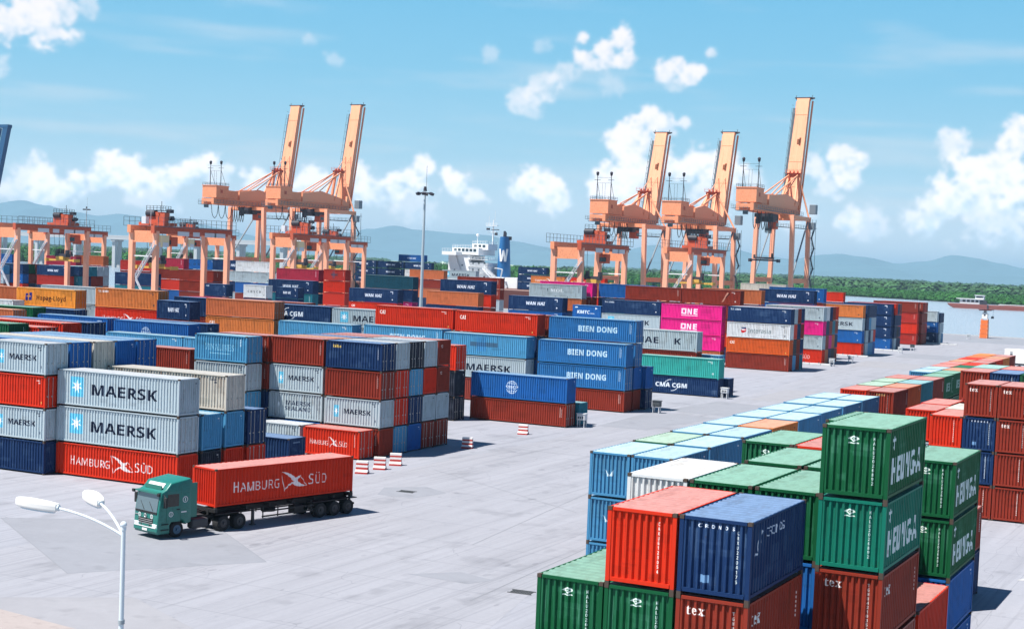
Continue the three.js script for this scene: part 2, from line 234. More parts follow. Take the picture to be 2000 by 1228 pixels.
{
  const bank = [[-3500, -1000], [-1500, -1080], [-1000, -1150], [-700, -1300], [-440, -1500], [-190, -1334], [200, -1150], [900, -1100]];
  const edge = (x) => { let i = 0; while (i < bank.length - 2 && x > bank[i + 1][0]) i++; const t = (x - bank[i][0]) / (bank[i + 1][0] - bank[i][0]); return mixN(bank[i][1], bank[i + 1][1], t); };
  const r = rng(5), leaf = std([0.025, 0.115, 0.016], 0.85), far = std([0.05, 0.12, 0.045], 0.9), crown = leafCrown(3, 300, 0.2), crown2 = leafCrown(8, 300, 0.22), A = [], B = [];
  for (let x = -1500; x < 260; x += 5.2) for (let d = 3; d < (x < -600 ? 90 : 240); d += d < 40 ? 5.2 : 8.5) {
    const X = x + (r() - 0.5) * 5, D = d + (r() - 0.5) * 5, lump = fbm(X / 26, D / 26, 3, 44), s = 3.2 + 2.6 * r(), h = (4.2 + 3.2 * r()) * (0.72 + 0.55 * lump) * (X < -560 ? 1.1 : 0.5);
    (r() < 0.5 ? A : B).push([X, h * 0.72 - 1.6 + (d > 10 ? 1.6 * lump : 0), edge(X) - D, s, h, 0.55 + 0.9 * lump * (0.7 + 0.6 * r())]);
  }
  scatter('riverside_forest', 'dense green mangrove wood lining the far river bank', crown, leaf, A); scatter('riverside_forest_002', 'taller green trees mixed into the far bank wood', crown2, leaf, B);
  const C = [];
  for (let k = 0; k < 26; k++) { const z0 = -1750 - 4800 * Math.pow(r(), 1.3), x0 = z0 * (-0.1 + 1.25 * r()), n = 40 + Math.floor(120 * r()); for (let i = 0; i < n; i++) { const s = 7 + 7 * r(); C.push([x0 + (i - n / 2) * 9, 3, z0 + 40 * (fbm(i / 9, k, 3, 7) - 0.5), s * 1.3, s * 0.75, 0.6 + 0.6 * r()]); } }
  scatter('plain_treeline', 'scattered belts of trees across the plain beyond the river', crown, far, C);
  const D = []; for (let i = 0; i < 420; i++) { const z = -2600 - 3200 * r(), u = r(); D.push([z * (-0.02 + 1.05 * u), 2, z, 6 + 16 * r(), 4 + 9 * r() * r(), 2.2 + 1.5 * r()]); }
  scatter('town', 'tiny pale buildings of a far town on the plain', new THREE.BoxGeometry(1, 1, 0.7), std([0.3, 0.28, 0.28], 0.9), D);
}
// ================================================================ shipping containers
const PAINT = { gr: [0.42, 0.5, 0.55], wt: [0.66, 0.68, 0.7], cm: [0.58, 0.54, 0.48], lb: [0.075, 0.29, 0.5], bl: [0.012, 0.115, 0.38], sb2: [0.025, 0.16, 0.4], sb: [0.06, 0.23, 0.42], nv: [0.006, 0.028, 0.1], tk: [0.012, 0.016, 0.03], rd: [0.62, 0.03, 0.008], rd2: [0.42, 0.03, 0.02],
  rb: [0.25, 0.03, 0.016], br: [0.52, 0.145, 0.055], or: [0.62, 0.19, 0.05], or2: [0.62, 0.1, 0.015], ho: [0.8, 0.3, 0.04], mg: [0.75, 0.015, 0.24], mg2: [0.45, 0.02, 0.16], mr: [0.4, 0.025, 0.06], tl: [0.02, 0.19, 0.26], tl2: [0.04, 0.4, 0.36], dt: [0.01, 0.075, 0.12], gp: [0.02, 0.12, 0.06], gn: [0.003, 0.085, 0.03], gn2: [0.004, 0.16, 0.11] };
const COLOUR = { gr: 'pale grey', wt: 'white', cm: 'cream', lb: 'light blue', bl: 'blue', nv: 'navy', tk: 'black', rd: 'red', rd2: 'dark red', rb: 'rust brown', br: 'tan', or: 'orange', or2: 'orange red', ho: 'amber', mg: 'magenta', mg2: 'plum', mr: 'crimson', tl: 'teal', tl2: 'turquoise', dt: 'dark teal', gn: 'green', gn2: 'sea green', sb: 'steel blue', sb2: 'mid blue', gp: 'pale-roofed green' };
const MARKED = { M: 'star-marked', M2: 'half-lettered', H: 'bow-emblem', W: 'white-lettered', B: 'bold-lettered', C: 'globe-emblem', G: 'swoosh-lettered', O: 'block-lettered', I: 'cube-emblem', L: 'blue-emblem', A: 'corner-lettered', V: 'serif-lettered', K: 'slant-lettered', N: 'faint-lettered', Q: 'wide-lettered', S: 'twice-lettered', T: 'corner-titled', D: 'yellow-coded', Z: 'banded', X: 'rust-streaked', P: 'plain', E: 'end-titled', J: 'dented', F: 'end-lettered', n: 'number-striped', h: 'diamond-emblem', hU: 'diamond-emblem', t: 'end-lettered', R: 'end-lettered', v: 'scuffed', k: 'yellow-titled', R2: 'end-lettered', U: 'side-lettered' };
const HC = 2.896, STD = 2.591, WIDE = 2.438, LONG = { 20: 6.058, 40: 12.192 };

// ---- prints: colour, grime and lettering of the side and end sheets
const F = (w) => `${w} 100px sans-serif`;
function word(x, s, px, py, w, h, font = F('bold')) { x.save(); x.font = font; x.textBaseline = 'alphabetic'; x.textAlign = 'left'; const m = x.measureText(s).width; x.translate(px, py + h); x.scale(w / m, h / 73); x.fillText(s, 0, 0); x.restore(); }
function grime(x, W, H, seed, amount, dark) {
  const r = rng(seed);
  for (let i = 0; i < 190 * amount; i++) { const a = 0.02 + 0.07 * r(), w = 1 + 4 * r(), h = H * (0.1 + 0.6 * r()), y = r() < 0.6 ? 0 : H * r(); x.fillStyle = dark ? `rgba(190,195,205,${a})` : `rgba(50,28,14,${a * 1.25})`; x.fillRect(W * r(), y, w, h); }
  for (let i = 0; i < 44 * amount; i++) { x.fillStyle = `rgba(90,40,15,${0.06 + 0.22 * r()})`; const px = W * r(), py = r() < 0.7 ? H * (0.86 + 0.14 * r()) : H * r(); x.fillRect(px, py, 1 + 6 * r(), 1 + 7 * r()); }
  for (let i = 0; i < 11 * amount; i++) { x.fillStyle = dark ? `rgba(255,255,255,${0.03 + 0.05 * r()})` : `rgba(0,0,0,${0.02 + 0.05 * r()})`; x.fillRect(W * r(), H * r(), 20 + 70 * r(), 6 + 30 * r()); }
}
function codes(x, W, H, seed, color = 'rgba(240,240,240,.85)') {   // the owner's number and weight lines by the door end, too small to read
  const r = rng(seed); x.fillStyle = color; if (r() < 0.25) return;
  const X = W * (0.945 - 0.02 * r()); if (r() < 0.5) { for (let i = 0; i < 11; i++) x.fillRect(X, H * (0.12 + 0.045 * i), W * 0.008, H * 0.03); for (let i = 0; i < 6; i++) x.fillRect(X + W * 0.016, H * (0.2 + 0.07 * i), W * 0.006, H * 0.04); }
  else { x.fillRect(X - W * 0.07, H * 0.1, W * 0.06, H * 0.035); x.fillRect(X - W * 0.03, H * 0.17, W * 0.022, H * 0.05); if (r() < 0.6) { x.beginPath(); x.arc(X, H * 0.78, H * 0.055, 0, 7); x.fill(); } }
}
function bowEmblem(x, X, Y, w, h) {                                // two curved sails meeting in the middle
  const p = (u, v) => [X + u * w, Y + v * h], q = (a, b) => x.quadraticCurveTo(...p(...a), ...p(...b));
  x.beginPath(); x.moveTo(...p(0, 0)); q([0.3, 0.02], [0.55, 0.36]); x.lineTo(...p(0.74, 0.26)); q([0.72, 0.45], [0.6, 0.5]); x.lineTo(...p(0.47, 0.55)); q([0.3, 0.2], [0, 0]); x.fill();
  x.beginPath(); x.moveTo(...p(0.12, 1)); q([0.2, 0.66], [0.47, 0.56]); x.lineTo(...p(0.62, 0.48)); q([0.72, 0.72], [1, 0.82]); q([0.6, 0.9], [0.44, 0.66]); q([0.28, 0.72], [0.12, 1]); x.fill();
  x.lineWidth = h * 0.03; x.strokeStyle = x.fillStyle; x.beginPath(); x.moveTo(...p(0, 0)); x.lineTo(...p(0.12, 1)); x.moveTo(...p(0.74, 0.26)); x.lineTo(...p(1, 0.82)); x.stroke();
}
function starMark(x, cx, cy, s) { x.fillStyle = 'rgb(106,196,226)'; x.fillRect(cx - s, cy - s * 1.18, 2 * s, 2.36 * s); x.fillStyle = 'rgb(244,246,250)'; x.beginPath(); for (let i = 0; i < 14; i++) { const a = Math.PI * i / 7 - Math.PI / 2, q = i % 2 ? s * 0.34 : s * 0.88; x.lineTo(cx + Math.cos(a) * q, cy + Math.sin(a) * q); } x.fill(); }
const LOGOS = {
  M(x, W, H, s20) { if (s20) { starMark(x, W * 0.2, H * 0.5, H * 0.2); x.fillStyle = 'rgb(24,34,58)'; word(x, 'MAERSK', W * 0.33, H * 0.38, W * 0.52, H * 0.2); } else { starMark(x, W * 0.155, H * 0.46, H * 0.255); x.fillStyle = 'rgb(20,30,54)'; word(x, 'MAERSK', W * 0.27, H * 0.34, W * 0.56, H * 0.33); } },
  M2(x, W, H) { x.fillStyle = 'rgb(24,34,58)'; x.save(); x.beginPath(); x.rect(0, 0, W * 0.52, H); x.rect(W * 0.7, 0, W, H); x.clip(); word(x, 'MAERSK', W * 0.16, H * 0.36, W * 0.64, H * 0.34); x.restore(); },
  S(x, W, H) { x.fillStyle = 'rgba(235,245,250,.9)'; x.beginPath(); for (let i = 0; i < 14; i++) { const a = Math.PI * i / 7, q = i % 2 ? H * 0.05 : H * 0.14; x.lineTo(W * 0.17 + Math.cos(a) * q, H * 0.46 + Math.sin(a) * q); } x.fill(); x.fillStyle = 'rgb(50,62,88)'; word(x, 'MAERSK', W * 0.3, H * 0.28, W * 0.5, H * 0.19); word(x, 'SEALAND', W * 0.29, H * 0.53, W * 0.52, H * 0.16); },
  H(x, W, H, s20) { x.fillStyle = 'rgb(240,228,228)'; const a = s20 ? 0.1 : 0.11, y = s20 ? 0.42 : 0.36, h = s20 ? 0.2 : 0.31; word(x, 'H', W * a, H * y, W * 0.045, H * h, F('')); word(x, 'AMBURG', W * (a + 0.052), H * (y + h * 0.16), W * 0.29, H * h * 0.84, F('')); bowEmblem(x, W * (a + 0.35), H * (y - 0.14), W * 0.19, H * 0.58 * (s20 ? 0.72 : 1)); x.fillStyle = 'rgb(240,228,228)'; word(x, 'S', W * (a + 0.55), H * y, W * 0.045, H * h, F('')); word(x, 'ÜD', W * (a + 0.6), H * (y + h * 0.1), W * 0.1, H * h * 0.9, F('')); },
  W(x, W, H) { x.fillStyle = 'rgb(226,232,244)'; x.save(); x.transform(1, 0, -0.12, 1, H * 0.06, 0); word(x, 'WAN HAI', W * 0.32, H * 0.36, W * 0.36, H * 0.25, F('900')); x.restore(); x.fillRect(W * 0.86, H * 0.1, W * 0.05, H * 0.06); x.fillRect(W * 0.905, H * 0.1, W * 0.012, H * 0.22); x.beginPath(); x.arc(W * 0.905, H * 0.76, H * 0.06, 0, 7); x.fill(); },
  B(x, W, H) { x.fillStyle = 'rgb(196,222,236)'; word(x, 'BIEN DONG', W * 0.33, H * 0.34, W * 0.47, H * 0.27, F('900')); },
  C(x, W, H) { const cx = W * 0.43, cy = H * 0.52, r = H * 0.27; x.strokeStyle = x.fillStyle = 'rgb(222,234,246)'; x.lineWidth = H * 0.022; for (const k of [1, 0.55]) { x.beginPath(); x.ellipse(cx, cy, r * k, r, 0, 0, 7); x.stroke(); } x.beginPath(); x.moveTo(cx, cy - r); x.lineTo(cx, cy + r); for (const v of [-0.6, 0.6]) { x.moveTo(cx - r * 0.8, cy + v * r); x.lineTo(cx + r * 0.8, cy + v * r); } x.stroke(); x.fillStyle = css(PAINT.bl); x.fillRect(cx - r * 1.05, cy - r * 0.36, r * 2.1, r * 0.66); x.fillStyle = 'rgb(232,240,250)'; word(x, 'COSCO', cx - r * 1.12, cy - r * 0.3, r * 2.24, r * 0.36, F('900')); word(x, 'SHIPPING', cx - r * 0.8, cy + r * 0.1, r * 1.6, r * 0.18, F('bold')); },
  Q(x, W, H) { x.fillStyle = 'rgb(40,50,60)'; [...'COSCO'].forEach((c, i) => word(x, c, W * (0.16 + 0.135 * i), H * 0.42, W * 0.085, H * 0.2)); },
  G(x, W, H) { x.fillStyle = 'rgb(228,236,244)'; word(x, 'CMA CGM', W * 0.2, H * 0.36, W * 0.42, H * 0.27, F('900')); x.strokeStyle = x.fillStyle; x.lineWidth = H * 0.04; x.beginPath(); x.arc(W * 0.41, H * 0.6, H * 0.44, Math.PI * 1.15, Math.PI * 1.5); x.stroke(); x.beginPath(); x.arc(W * 0.41, H * 0.42, H * 0.44, Math.PI * 0.12, Math.PI * 0.5); x.stroke(); },
  O(x, W, H) { x.fillStyle = 'rgb(250,226,240)'; const y = H * 0.24, h = H * 0.42, b = h * 0.24; x.fillRect(W * 0.33, y, W * 0.085, b); x.fillRect(W * 0.33, y + h - b, W * 0.085, b); x.fillRect(W * 0.33, y, W * 0.024, h); x.fillRect(W * 0.391, y, W * 0.024, h); word(x, 'N', W * 0.425, y, W * 0.09, h, F('900')); word(x, 'E', W * 0.525, y, W * 0.085, h, F('900')); x.fillRect(W * 0.33, H * 0.74, W * 0.28, H * 0.045); },
  I(x, W, H) { x.fillStyle = 'rgb(200,44,50)'; x.beginPath(); x.moveTo(W * 0.22, H * 0.48); x.lineTo(W * 0.3, H * 0.4); x.lineTo(W * 0.3, H * 0.6); x.lineTo(W * 0.25, H * 0.72); x.lineTo(W * 0.22, H * 0.66); x.fill(); x.fillStyle = 'rgb(40,64,110)'; x.fillRect(W * 0.225, H * 0.3, W * 0.075, H * 0.1); x.fillStyle = 'rgb(250,250,252)'; x.fillRect(W * 0.235, H * 0.46, W * 0.055, H * 0.06); x.fillStyle = 'rgb(84,108,112)'; word(x, 'Interasia', W * 0.33, H * 0.35, W * 0.38, H * 0.32, F('')); },
  L(x, W, H) { x.fillStyle = 'rgb(40,44,130)'; x.save(); x.transform(1, 0, -0.12, 1, H * 0.08, 0); x.fillRect(W * 0.14, H * 0.3, W * 0.045, H * 0.42); x.fillRect(W * 0.2, H * 0.24, W * 0.05, H * 0.46); x.fillStyle = css(PAINT.ho); x.fillRect(W * 0.16, H * 0.44, W * 0.07, H * 0.06); x.fillRect(W * 0.187, H * 0.24, W * 0.012, H * 0.5); x.restore(); x.fillStyle = 'rgb(66,20,12)'; word(x, 'Hapag-Lloyd', W * 0.33, H * 0.38, W * 0.52, H * 0.28, F('bold')); },
  A(x, W, H) { x.fillStyle = 'rgb(248,236,232)'; word(x, 'CAI', W * 0.045, H * 0.2, W * 0.075, H * 0.19, F('900')); x.fillStyle = 'rgba(250,225,120,.8)'; x.fillRect(W * 0.948, H * 0.82, W * 0.012, H * 0.09); },
  V(x, W, H) { x.fillStyle = 'rgba(170,222,240,.75)'; word(x, 'VINALINES', W * 0.17, H * 0.34, W * 0.6, H * 0.26, '100px serif'); x.fillRect(W * 0.27, H * 0.7, W * 0.42, H * 0.035); x.fillStyle = 'rgba(230,244,250,.9)'; for (let i = 0; i < 5; i++) x.fillRect(W * 0.88, H * (0.1 + 0.06 * i), W * 0.03, H * 0.035); },
  K(x, W, H) { x.fillStyle = 'rgb(226,236,244)'; x.save(); x.transform(1, 0, -0.2, 1, H * 0.1, 0); word(x, 'KMTC', W * 0.14, H * 0.4, W * 0.48, H * 0.28, F('900')); x.fillRect(W * 0.64, H * 0.62, W * 0.16, H * 0.05); x.restore(); x.fillRect(W * 0.06, H * 0.1, W * 0.1, H * 0.1); x.beginPath(); x.moveTo(W * 0.82, H * 0.1); x.lineTo(W * 0.9, H * 0.2); x.lineTo(W * 0.82, H * 0.3); x.fill(); },
  N(x, W, H) { x.fillStyle = 'rgba(240,244,248,.9)'; word(x, 'MOL', W * 0.4, H * 0.34, W * 0.26, H * 0.24, 'bold 100px serif'); x.fillStyle = 'rgba(40,52,60,.6)'; x.beginPath(); x.moveTo(W * 0.33, H * 0.3); x.lineTo(W * 0.36, H * 0.34); x.lineTo(W * 0.35, H * 0.62); x.fill(); for (const u of [0.27, 0.5, 0.73]) x.fillRect(W * u, H * 0.9, W * 0.02, H * 0.06); },
  T(x, W, H) { x.fillStyle = 'rgb(222,230,240)'; word(x, 'T.S. LINES', W * 0.03, H * 0.1, W * 0.17, H * 0.1, F('900')); },
  D(x, W, H) { x.fillStyle = 'rgb(232,196,90)'; x.font = F('bold'); word(x, 'biko', W * 0.1, H * 0.1, W * 0.16, H * 0.12, F('bold')); },
  Z(x, W, H) { x.fillStyle = 'rgba(60,70,90,.55)'; x.fillRect(W * 0.32, H * 0.36, W * 0.34, H * 0.22); x.fillStyle = 'rgba(40,120,200,.25)'; x.fillRect(W * 0.4, H * 0.12, W * 0.12, H * 0.7); },
  X(x, W, H) { const r = rng(5); for (let i = 0; i < 60; i++) { x.fillStyle = `rgba(120,70,40,${0.1 + 0.3 * r()})`; x.fillRect(W * r(), H * (r() < 0.5 ? 0 : r()), 1 + 3 * r(), H * (0.1 + 0.3 * r())); } x.fillStyle = 'rgb(30,34,40)'; for (let i = 0; i < 4; i++) word(x, 'K', W * 0.4, H * 0.12 + i * H * 0.2, W * 0.02, H * 0.12); },
  J(x, W, H) { x.fillStyle = 'rgba(235,190,170,.7)'; x.beginPath(); x.moveTo(W * 0.78, H * 0.12); x.lineTo(W * 0.81, H * 0.14); x.lineTo(W * 0.72, H * 0.82); x.lineTo(W * 0.69, H * 0.86); x.fill(); x.fillStyle = 'rgba(40,10,8,.7)'; x.beginPath(); x.moveTo(W * 0.815, H * 0.14); x.lineTo(W * 0.83, H * 0.24); x.lineTo(W * 0.77, H * 0.52); x.lineTo(W * 0.75, H * 0.52); x.fill(); },
  U(x, W, H) { x.fillStyle = 'rgb(216,226,228)'; word(x, 'HEUNG-A', W * 0.07, H * 0.42, W * 0.84, H * 0.4, F('900')); x.fillRect(W * 0.1, H * 0.08, W * 0.02, H * 0.2); x.fillRect(W * 0.07, H * 0.12, W * 0.08, H * 0.05); x.beginPath(); x.arc(W * 0.11, H * 0.24, H * 0.06, 0, 3.2); x.fill(); },
  R(x, W, H) { x.fillStyle = 'rgb(214,222,236)'; word(x, 'CRONOS', W * 0.27, H * 0.12, W * 0.34, H * 0.13, F('')); x.beginPath(); x.arc(W * 0.12, H * 0.32, H * 0.09, 0, 7); x.fill(); x.fillStyle = css(PAINT.nv); x.beginPath(); x.arc(W * 0.12, H * 0.32, H * 0.045, 0, 7); x.fill(); x.fillStyle = 'rgb(214,222,236)'; x.save(); x.translate(W * 0.17, H * 0.2); x.rotate(0.5); x.fillRect(0, -H * 0.12, W * 0.02, H * 0.22); x.restore(); x.fillRect(W * 0.06, H * 0.42, W * 0.08, H * 0.03); },
  Y(x, W, H) { x.fillStyle = 'rgb(214,220,222)'; word(x, 'tex', W * 0.06, H * 0.12, W * 0.16, H * 0.2, 'bold 100px serif'); for (let i = 0; i < 6; i++) x.fillRect(W * 0.07, H * (0.34 + 0.09 * i), W * 0.02, H * 0.05); },
  s(x, W, H) { x.fillStyle = 'rgba(205,215,215,.8)'; x.fillRect(W * 0.8, H * 0.1, W * 0.02, H * 0.7); word(x, 'UES', W * 0.3, H * 0.3, W * 0.36, H * 0.4, F('900')); },
};
LOGOS.hU = LOGOS.h = LOGOS.U; LOGOS.R2 = LOGOS.R; LOGOS.t = LOGOS.Y;
const END = {
  num(x, W, H, X = 0.79, s = 'HALU2026892') { x.fillStyle = 'rgb(222,230,228)'; [...s].forEach((c, i) => word(x, c, W * X, H * (0.1 + 0.068 * i), W * 0.034, H * 0.05, F('bold'))); },
  h(x, W, H) { x.fillStyle = 'rgb(226,236,232)'; x.beginPath(); x.moveTo(W * 0.36, H * 0.14); x.lineTo(W * 0.46, H * 0.09); x.lineTo(W * 0.56, H * 0.14); x.lineTo(W * 0.46, H * 0.19); x.fill(); x.fillStyle = css(PAINT.gn); x.beginPath(); x.moveTo(W * 0.41, H * 0.14); x.lineTo(W * 0.46, H * 0.115); x.lineTo(W * 0.51, H * 0.14); x.lineTo(W * 0.46, H * 0.165); x.fill(); x.fillStyle = 'rgb(226,236,232)'; word(x, 'H', W * 0.44, H * 0.125, W * 0.04, H * 0.03); x.fillRect(W * 0.37, H * 0.2, W * 0.18, H * 0.018); END.num(x, W, H); },
  t(x, W, H) { x.fillStyle = 'rgb(244,236,232)'; word(x, 'tex', W * 0.09, H * 0.08, W * 0.3, H * 0.13, 'bold 100px serif'); END.num(x, W, H, 0.82, 'TGHU4210352'); },
  R(x, W, H) { x.fillStyle = 'rgb(232,238,246)'; [...'CRONOS'].forEach((c, i) => word(x, c, W * (0.22 + 0.105 * i), H * 0.045, W * 0.062, H * 0.05, F('bold'))); END.num(x, W, H, 0.83, 'CRXU2204175'); x.fillStyle = 'rgba(120,160,200,.9)'; x.fillRect(W * 0.28, H * 0.76, W * 0.14, H * 0.11); },
  n(x, W, H) { END.num(x, W, H, 0.77, 'CAXU6123054'); },
  v(x, W, H) { x.fillStyle = 'rgba(225,238,246,.85)'; x.beginPath(); x.moveTo(W * 0.36, H * 0.36); x.lineTo(W * 0.5, H * 0.5); x.lineTo(W * 0.62, H * 0.36); x.lineTo(W * 0.6, H * 0.52); x.lineTo(W * 0.44, H * 0.54); x.fill(); },
  k(x, W, H) { x.fillStyle = 'rgb(236,206,140)'; word(x, 'TRITON', W * 0.3, H * 0.06, W * 0.4, H * 0.07); END.num(x, W, H, 0.8, 'TRIU5540281'); },
  E(x, W, H) { x.fillStyle = 'rgba(230,230,232,.85)'; word(x, '10', W * 0.2, H * 0.16, W * 0.18, H * 0.12); },
  F(x, W, H) { x.fillStyle = 'rgba(170,190,210,.6)'; x.fillRect(W * 0.24, H * 0.1, W * 0.5, H * 0.05); },
};
END.hU = END.h; END.R2 = END.R; END.P = END.n;
function chalky(color, roughness, extra = {}) { const m = new THREE.MeshPhysicalMaterial({ roughness, specularIntensity: 0.35, ...extra }); if (color) m.color.setRGB(...color); return m; }   // weathered paint with little gloss left
const sideMats = new Map(), endMats = new Map(), roofMats = new Map(), frameMats = new Map();
const luma = (c) => 0.3 * c[0] + 0.6 * c[1] + 0.1 * c[2];
function sideMat(col, logo, len) {
  const plainKey = !LOGOS[logo], key = `${col}:${plainKey ? '' : logo}:${logo === 'M' || logo === 'H' || logo === 'W' ? len : ''}`;
  if (!sideMats.has(key)) {
    const big = logo === 'M' || logo === 'H', W = big ? 1024 : 512, H = big ? 224 : 112, [c, x] = canvas(W, H), seed = 100 + sideMats.size * 17, dark = luma(PAINT[col]) < 0.06;
    x.fillStyle = css(PAINT[col]); x.fillRect(0, 0, W, H);
    grime(x, W, H, seed, luma(PAINT[col]) > 0.3 ? 1.1 : 0.8, dark);
    if (!plainKey) LOGOS[logo](x, W, H, len === 20);
    if (!['U', 'hU', 'h', 'O', 'C', 'W', 'V'].includes(logo)) codes(x, W, H, seed + 5, luma(PAINT[col]) > 0.3 ? 'rgba(40,50,70,.7)' : undefined);
    grime(x, W, H, seed + 3, 0.35, dark);
    const t = tex(c); t.wrapS = t.wrapT = THREE.ClampToEdgeWrapping;
    sideMats.set(key, [0.92, 1, 1.08].map((k) => chalky([Math.min(1, k), Math.min(1, k), Math.min(1, k)], 0.62, { map: t })));
  }
  return sideMats.get(key)[Math.floor(rnd() * 3)];
}
function endMat(col, logo) {
  const key = `${col}:${END[logo] ? logo : ''}`;
  if (!endMats.has(key) && !END[logo]) { sideMat(col, '', 40); endMats.set(key, sideMats.get(`${col}::`)[1]); }
  if (!endMats.has(key)) {
    const N = 256, [c, x] = canvas(N, N), dark = luma(PAINT[col]) < 0.06; x.fillStyle = css(PAINT[col]); x.fillRect(0, 0, N, N); grime(x, N, N, 900 + endMats.size * 13, 0.8, dark);
    if (END[logo]) { END[logo](x, N, N); grime(x, N, N, 77 + endMats.size, 0.3, dark); }
    const t = tex(c); t.wrapS = t.wrapT = THREE.ClampToEdgeWrapping; endMats.set(key, chalky(null, 0.62, { map: t }));
  }
  return endMats.get(key);
}
const roofMap = (() => { const N = 512, [c, x] = canvas(N, N); x.fillStyle = '#f4f4f4'; x.fillRect(0, 0, N, N); const r = rng(12); for (let i = 0; i < 500; i++) { x.fillStyle = `rgba(${r() < 0.5 ? '110,80,60' : '70,80,90'},${0.02 + 0.06 * r()})`; x.beginPath(); x.ellipse(N * r(), N * r(), 4 + 40 * r(), 2 + 14 * r(), 0, 0, 7); x.fill(); } for (let i = 0; i < 60; i++) { x.fillStyle = `rgba(120,60,30,${0.1 + 0.2 * r()})`; x.fillRect(N * r(), N * r(), 2 + 5 * r(), 2 + 4 * r()); } for (let i = 0; i < 40; i++) { x.fillStyle = `rgba(255,255,255,${0.05 + 0.12 * r()})`; x.fillRect(N * r(), N * r(), 30 + 90 * r(), 6 + 20 * r()); } return tex(c); })();
const ROOF = { sb2: [0.2, 0.34, 0.46], sb: [0.36, 0.5, 0.55], gp: [0.32, 0.44, 0.36], rd: [0.47, 0.21, 0.19], rd2: [0.44, 0.2, 0.2], rb: [0.42, 0.21, 0.2], br: [0.48, 0.26, 0.19], or: [0.5, 0.27, 0.18], or2: [0.5, 0.25, 0.18], ho: [0.5, 0.33, 0.18], mg: [0.52, 0.17, 0.3], mg2: [0.42, 0.22, 0.32], mr: [0.44, 0.24, 0.3], gn: [0.18, 0.34, 0.27], gn2: [0.15, 0.34, 0.28], bl: [0.18, 0.3, 0.44], lb: [0.28, 0.4, 0.47], nv: [0.13, 0.21, 0.36], tk: [0.2, 0.24, 0.3], tl: [0.22, 0.38, 0.4], tl2: [0.26, 0.42, 0.4], dt: [0.22, 0.3, 0.34], gr: [0.44, 0.46, 0.49], wt: [0.5, 0.5, 0.5], cm: [0.48, 0.46, 0.43] };
const roofMat = (col) => { if (!roofMats.has(col)) roofMats.set(col, [0, 1].map((i) => std(ROOF[col].map((v) => v * (0.95 + 0.1 * i)), 0.62, { map: roofMap }))); return roofMats.get(col)[Math.floor(rnd() * 2)]; };
const frameMat = (col) => { if (!frameMats.has(col)) frameMats.set(col, chalky(PAINT[col].map((v) => v * 0.92), 0.62)); return frameMats.get(col); };
const castMat = std([0.06, 0.04, 0.03], 0.8), barMat = std([0.4, 0.4, 0.4], 0.45, { metalness: 0.5 }), gasket = std([0.012, 0.012, 0.014], 0.8);

// ---- shapes shared by all containers
function corrugated(w, h, n, depth, lap = 0.26) {                  // faces +z, x from -w/2 to w/2, y from 0 to h
  const pos = [], uv = [], p = w / n, prof = [];
  for (let i = 0; i < n; i++) { const x0 = -w / 2 + i * p, a = lap * p, s = (0.5 - lap) * p; prof.push([x0, 0], [x0 + a, 0], [x0 + a + s, -depth], [x0 + 2 * a + s, -depth]); }
  prof.push([w / 2, 0]);
  for (let i = 0; i < prof.length - 1; i++) {
    const [xa, za] = prof[i], [xb, zb] = prof[i + 1], q = [[xa, 0, za], [xb, 0, zb], [xb, h, zb], [xa, h, za]];
    for (const k of [0, 1, 2, 0, 2, 3]) { pos.push(...q[k]); uv.push(q[k][0] / w + 0.5, q[k][1] / h); }
  }
  const g = new THREE.BufferGeometry(); g.setAttribute('position', new THREE.Float32BufferAttribute(pos, 3)); g.setAttribute('uv', new THREE.Float32BufferAttribute(uv, 2)); g.computeVertexNormals(); return g;
}
const shapes = new Map();
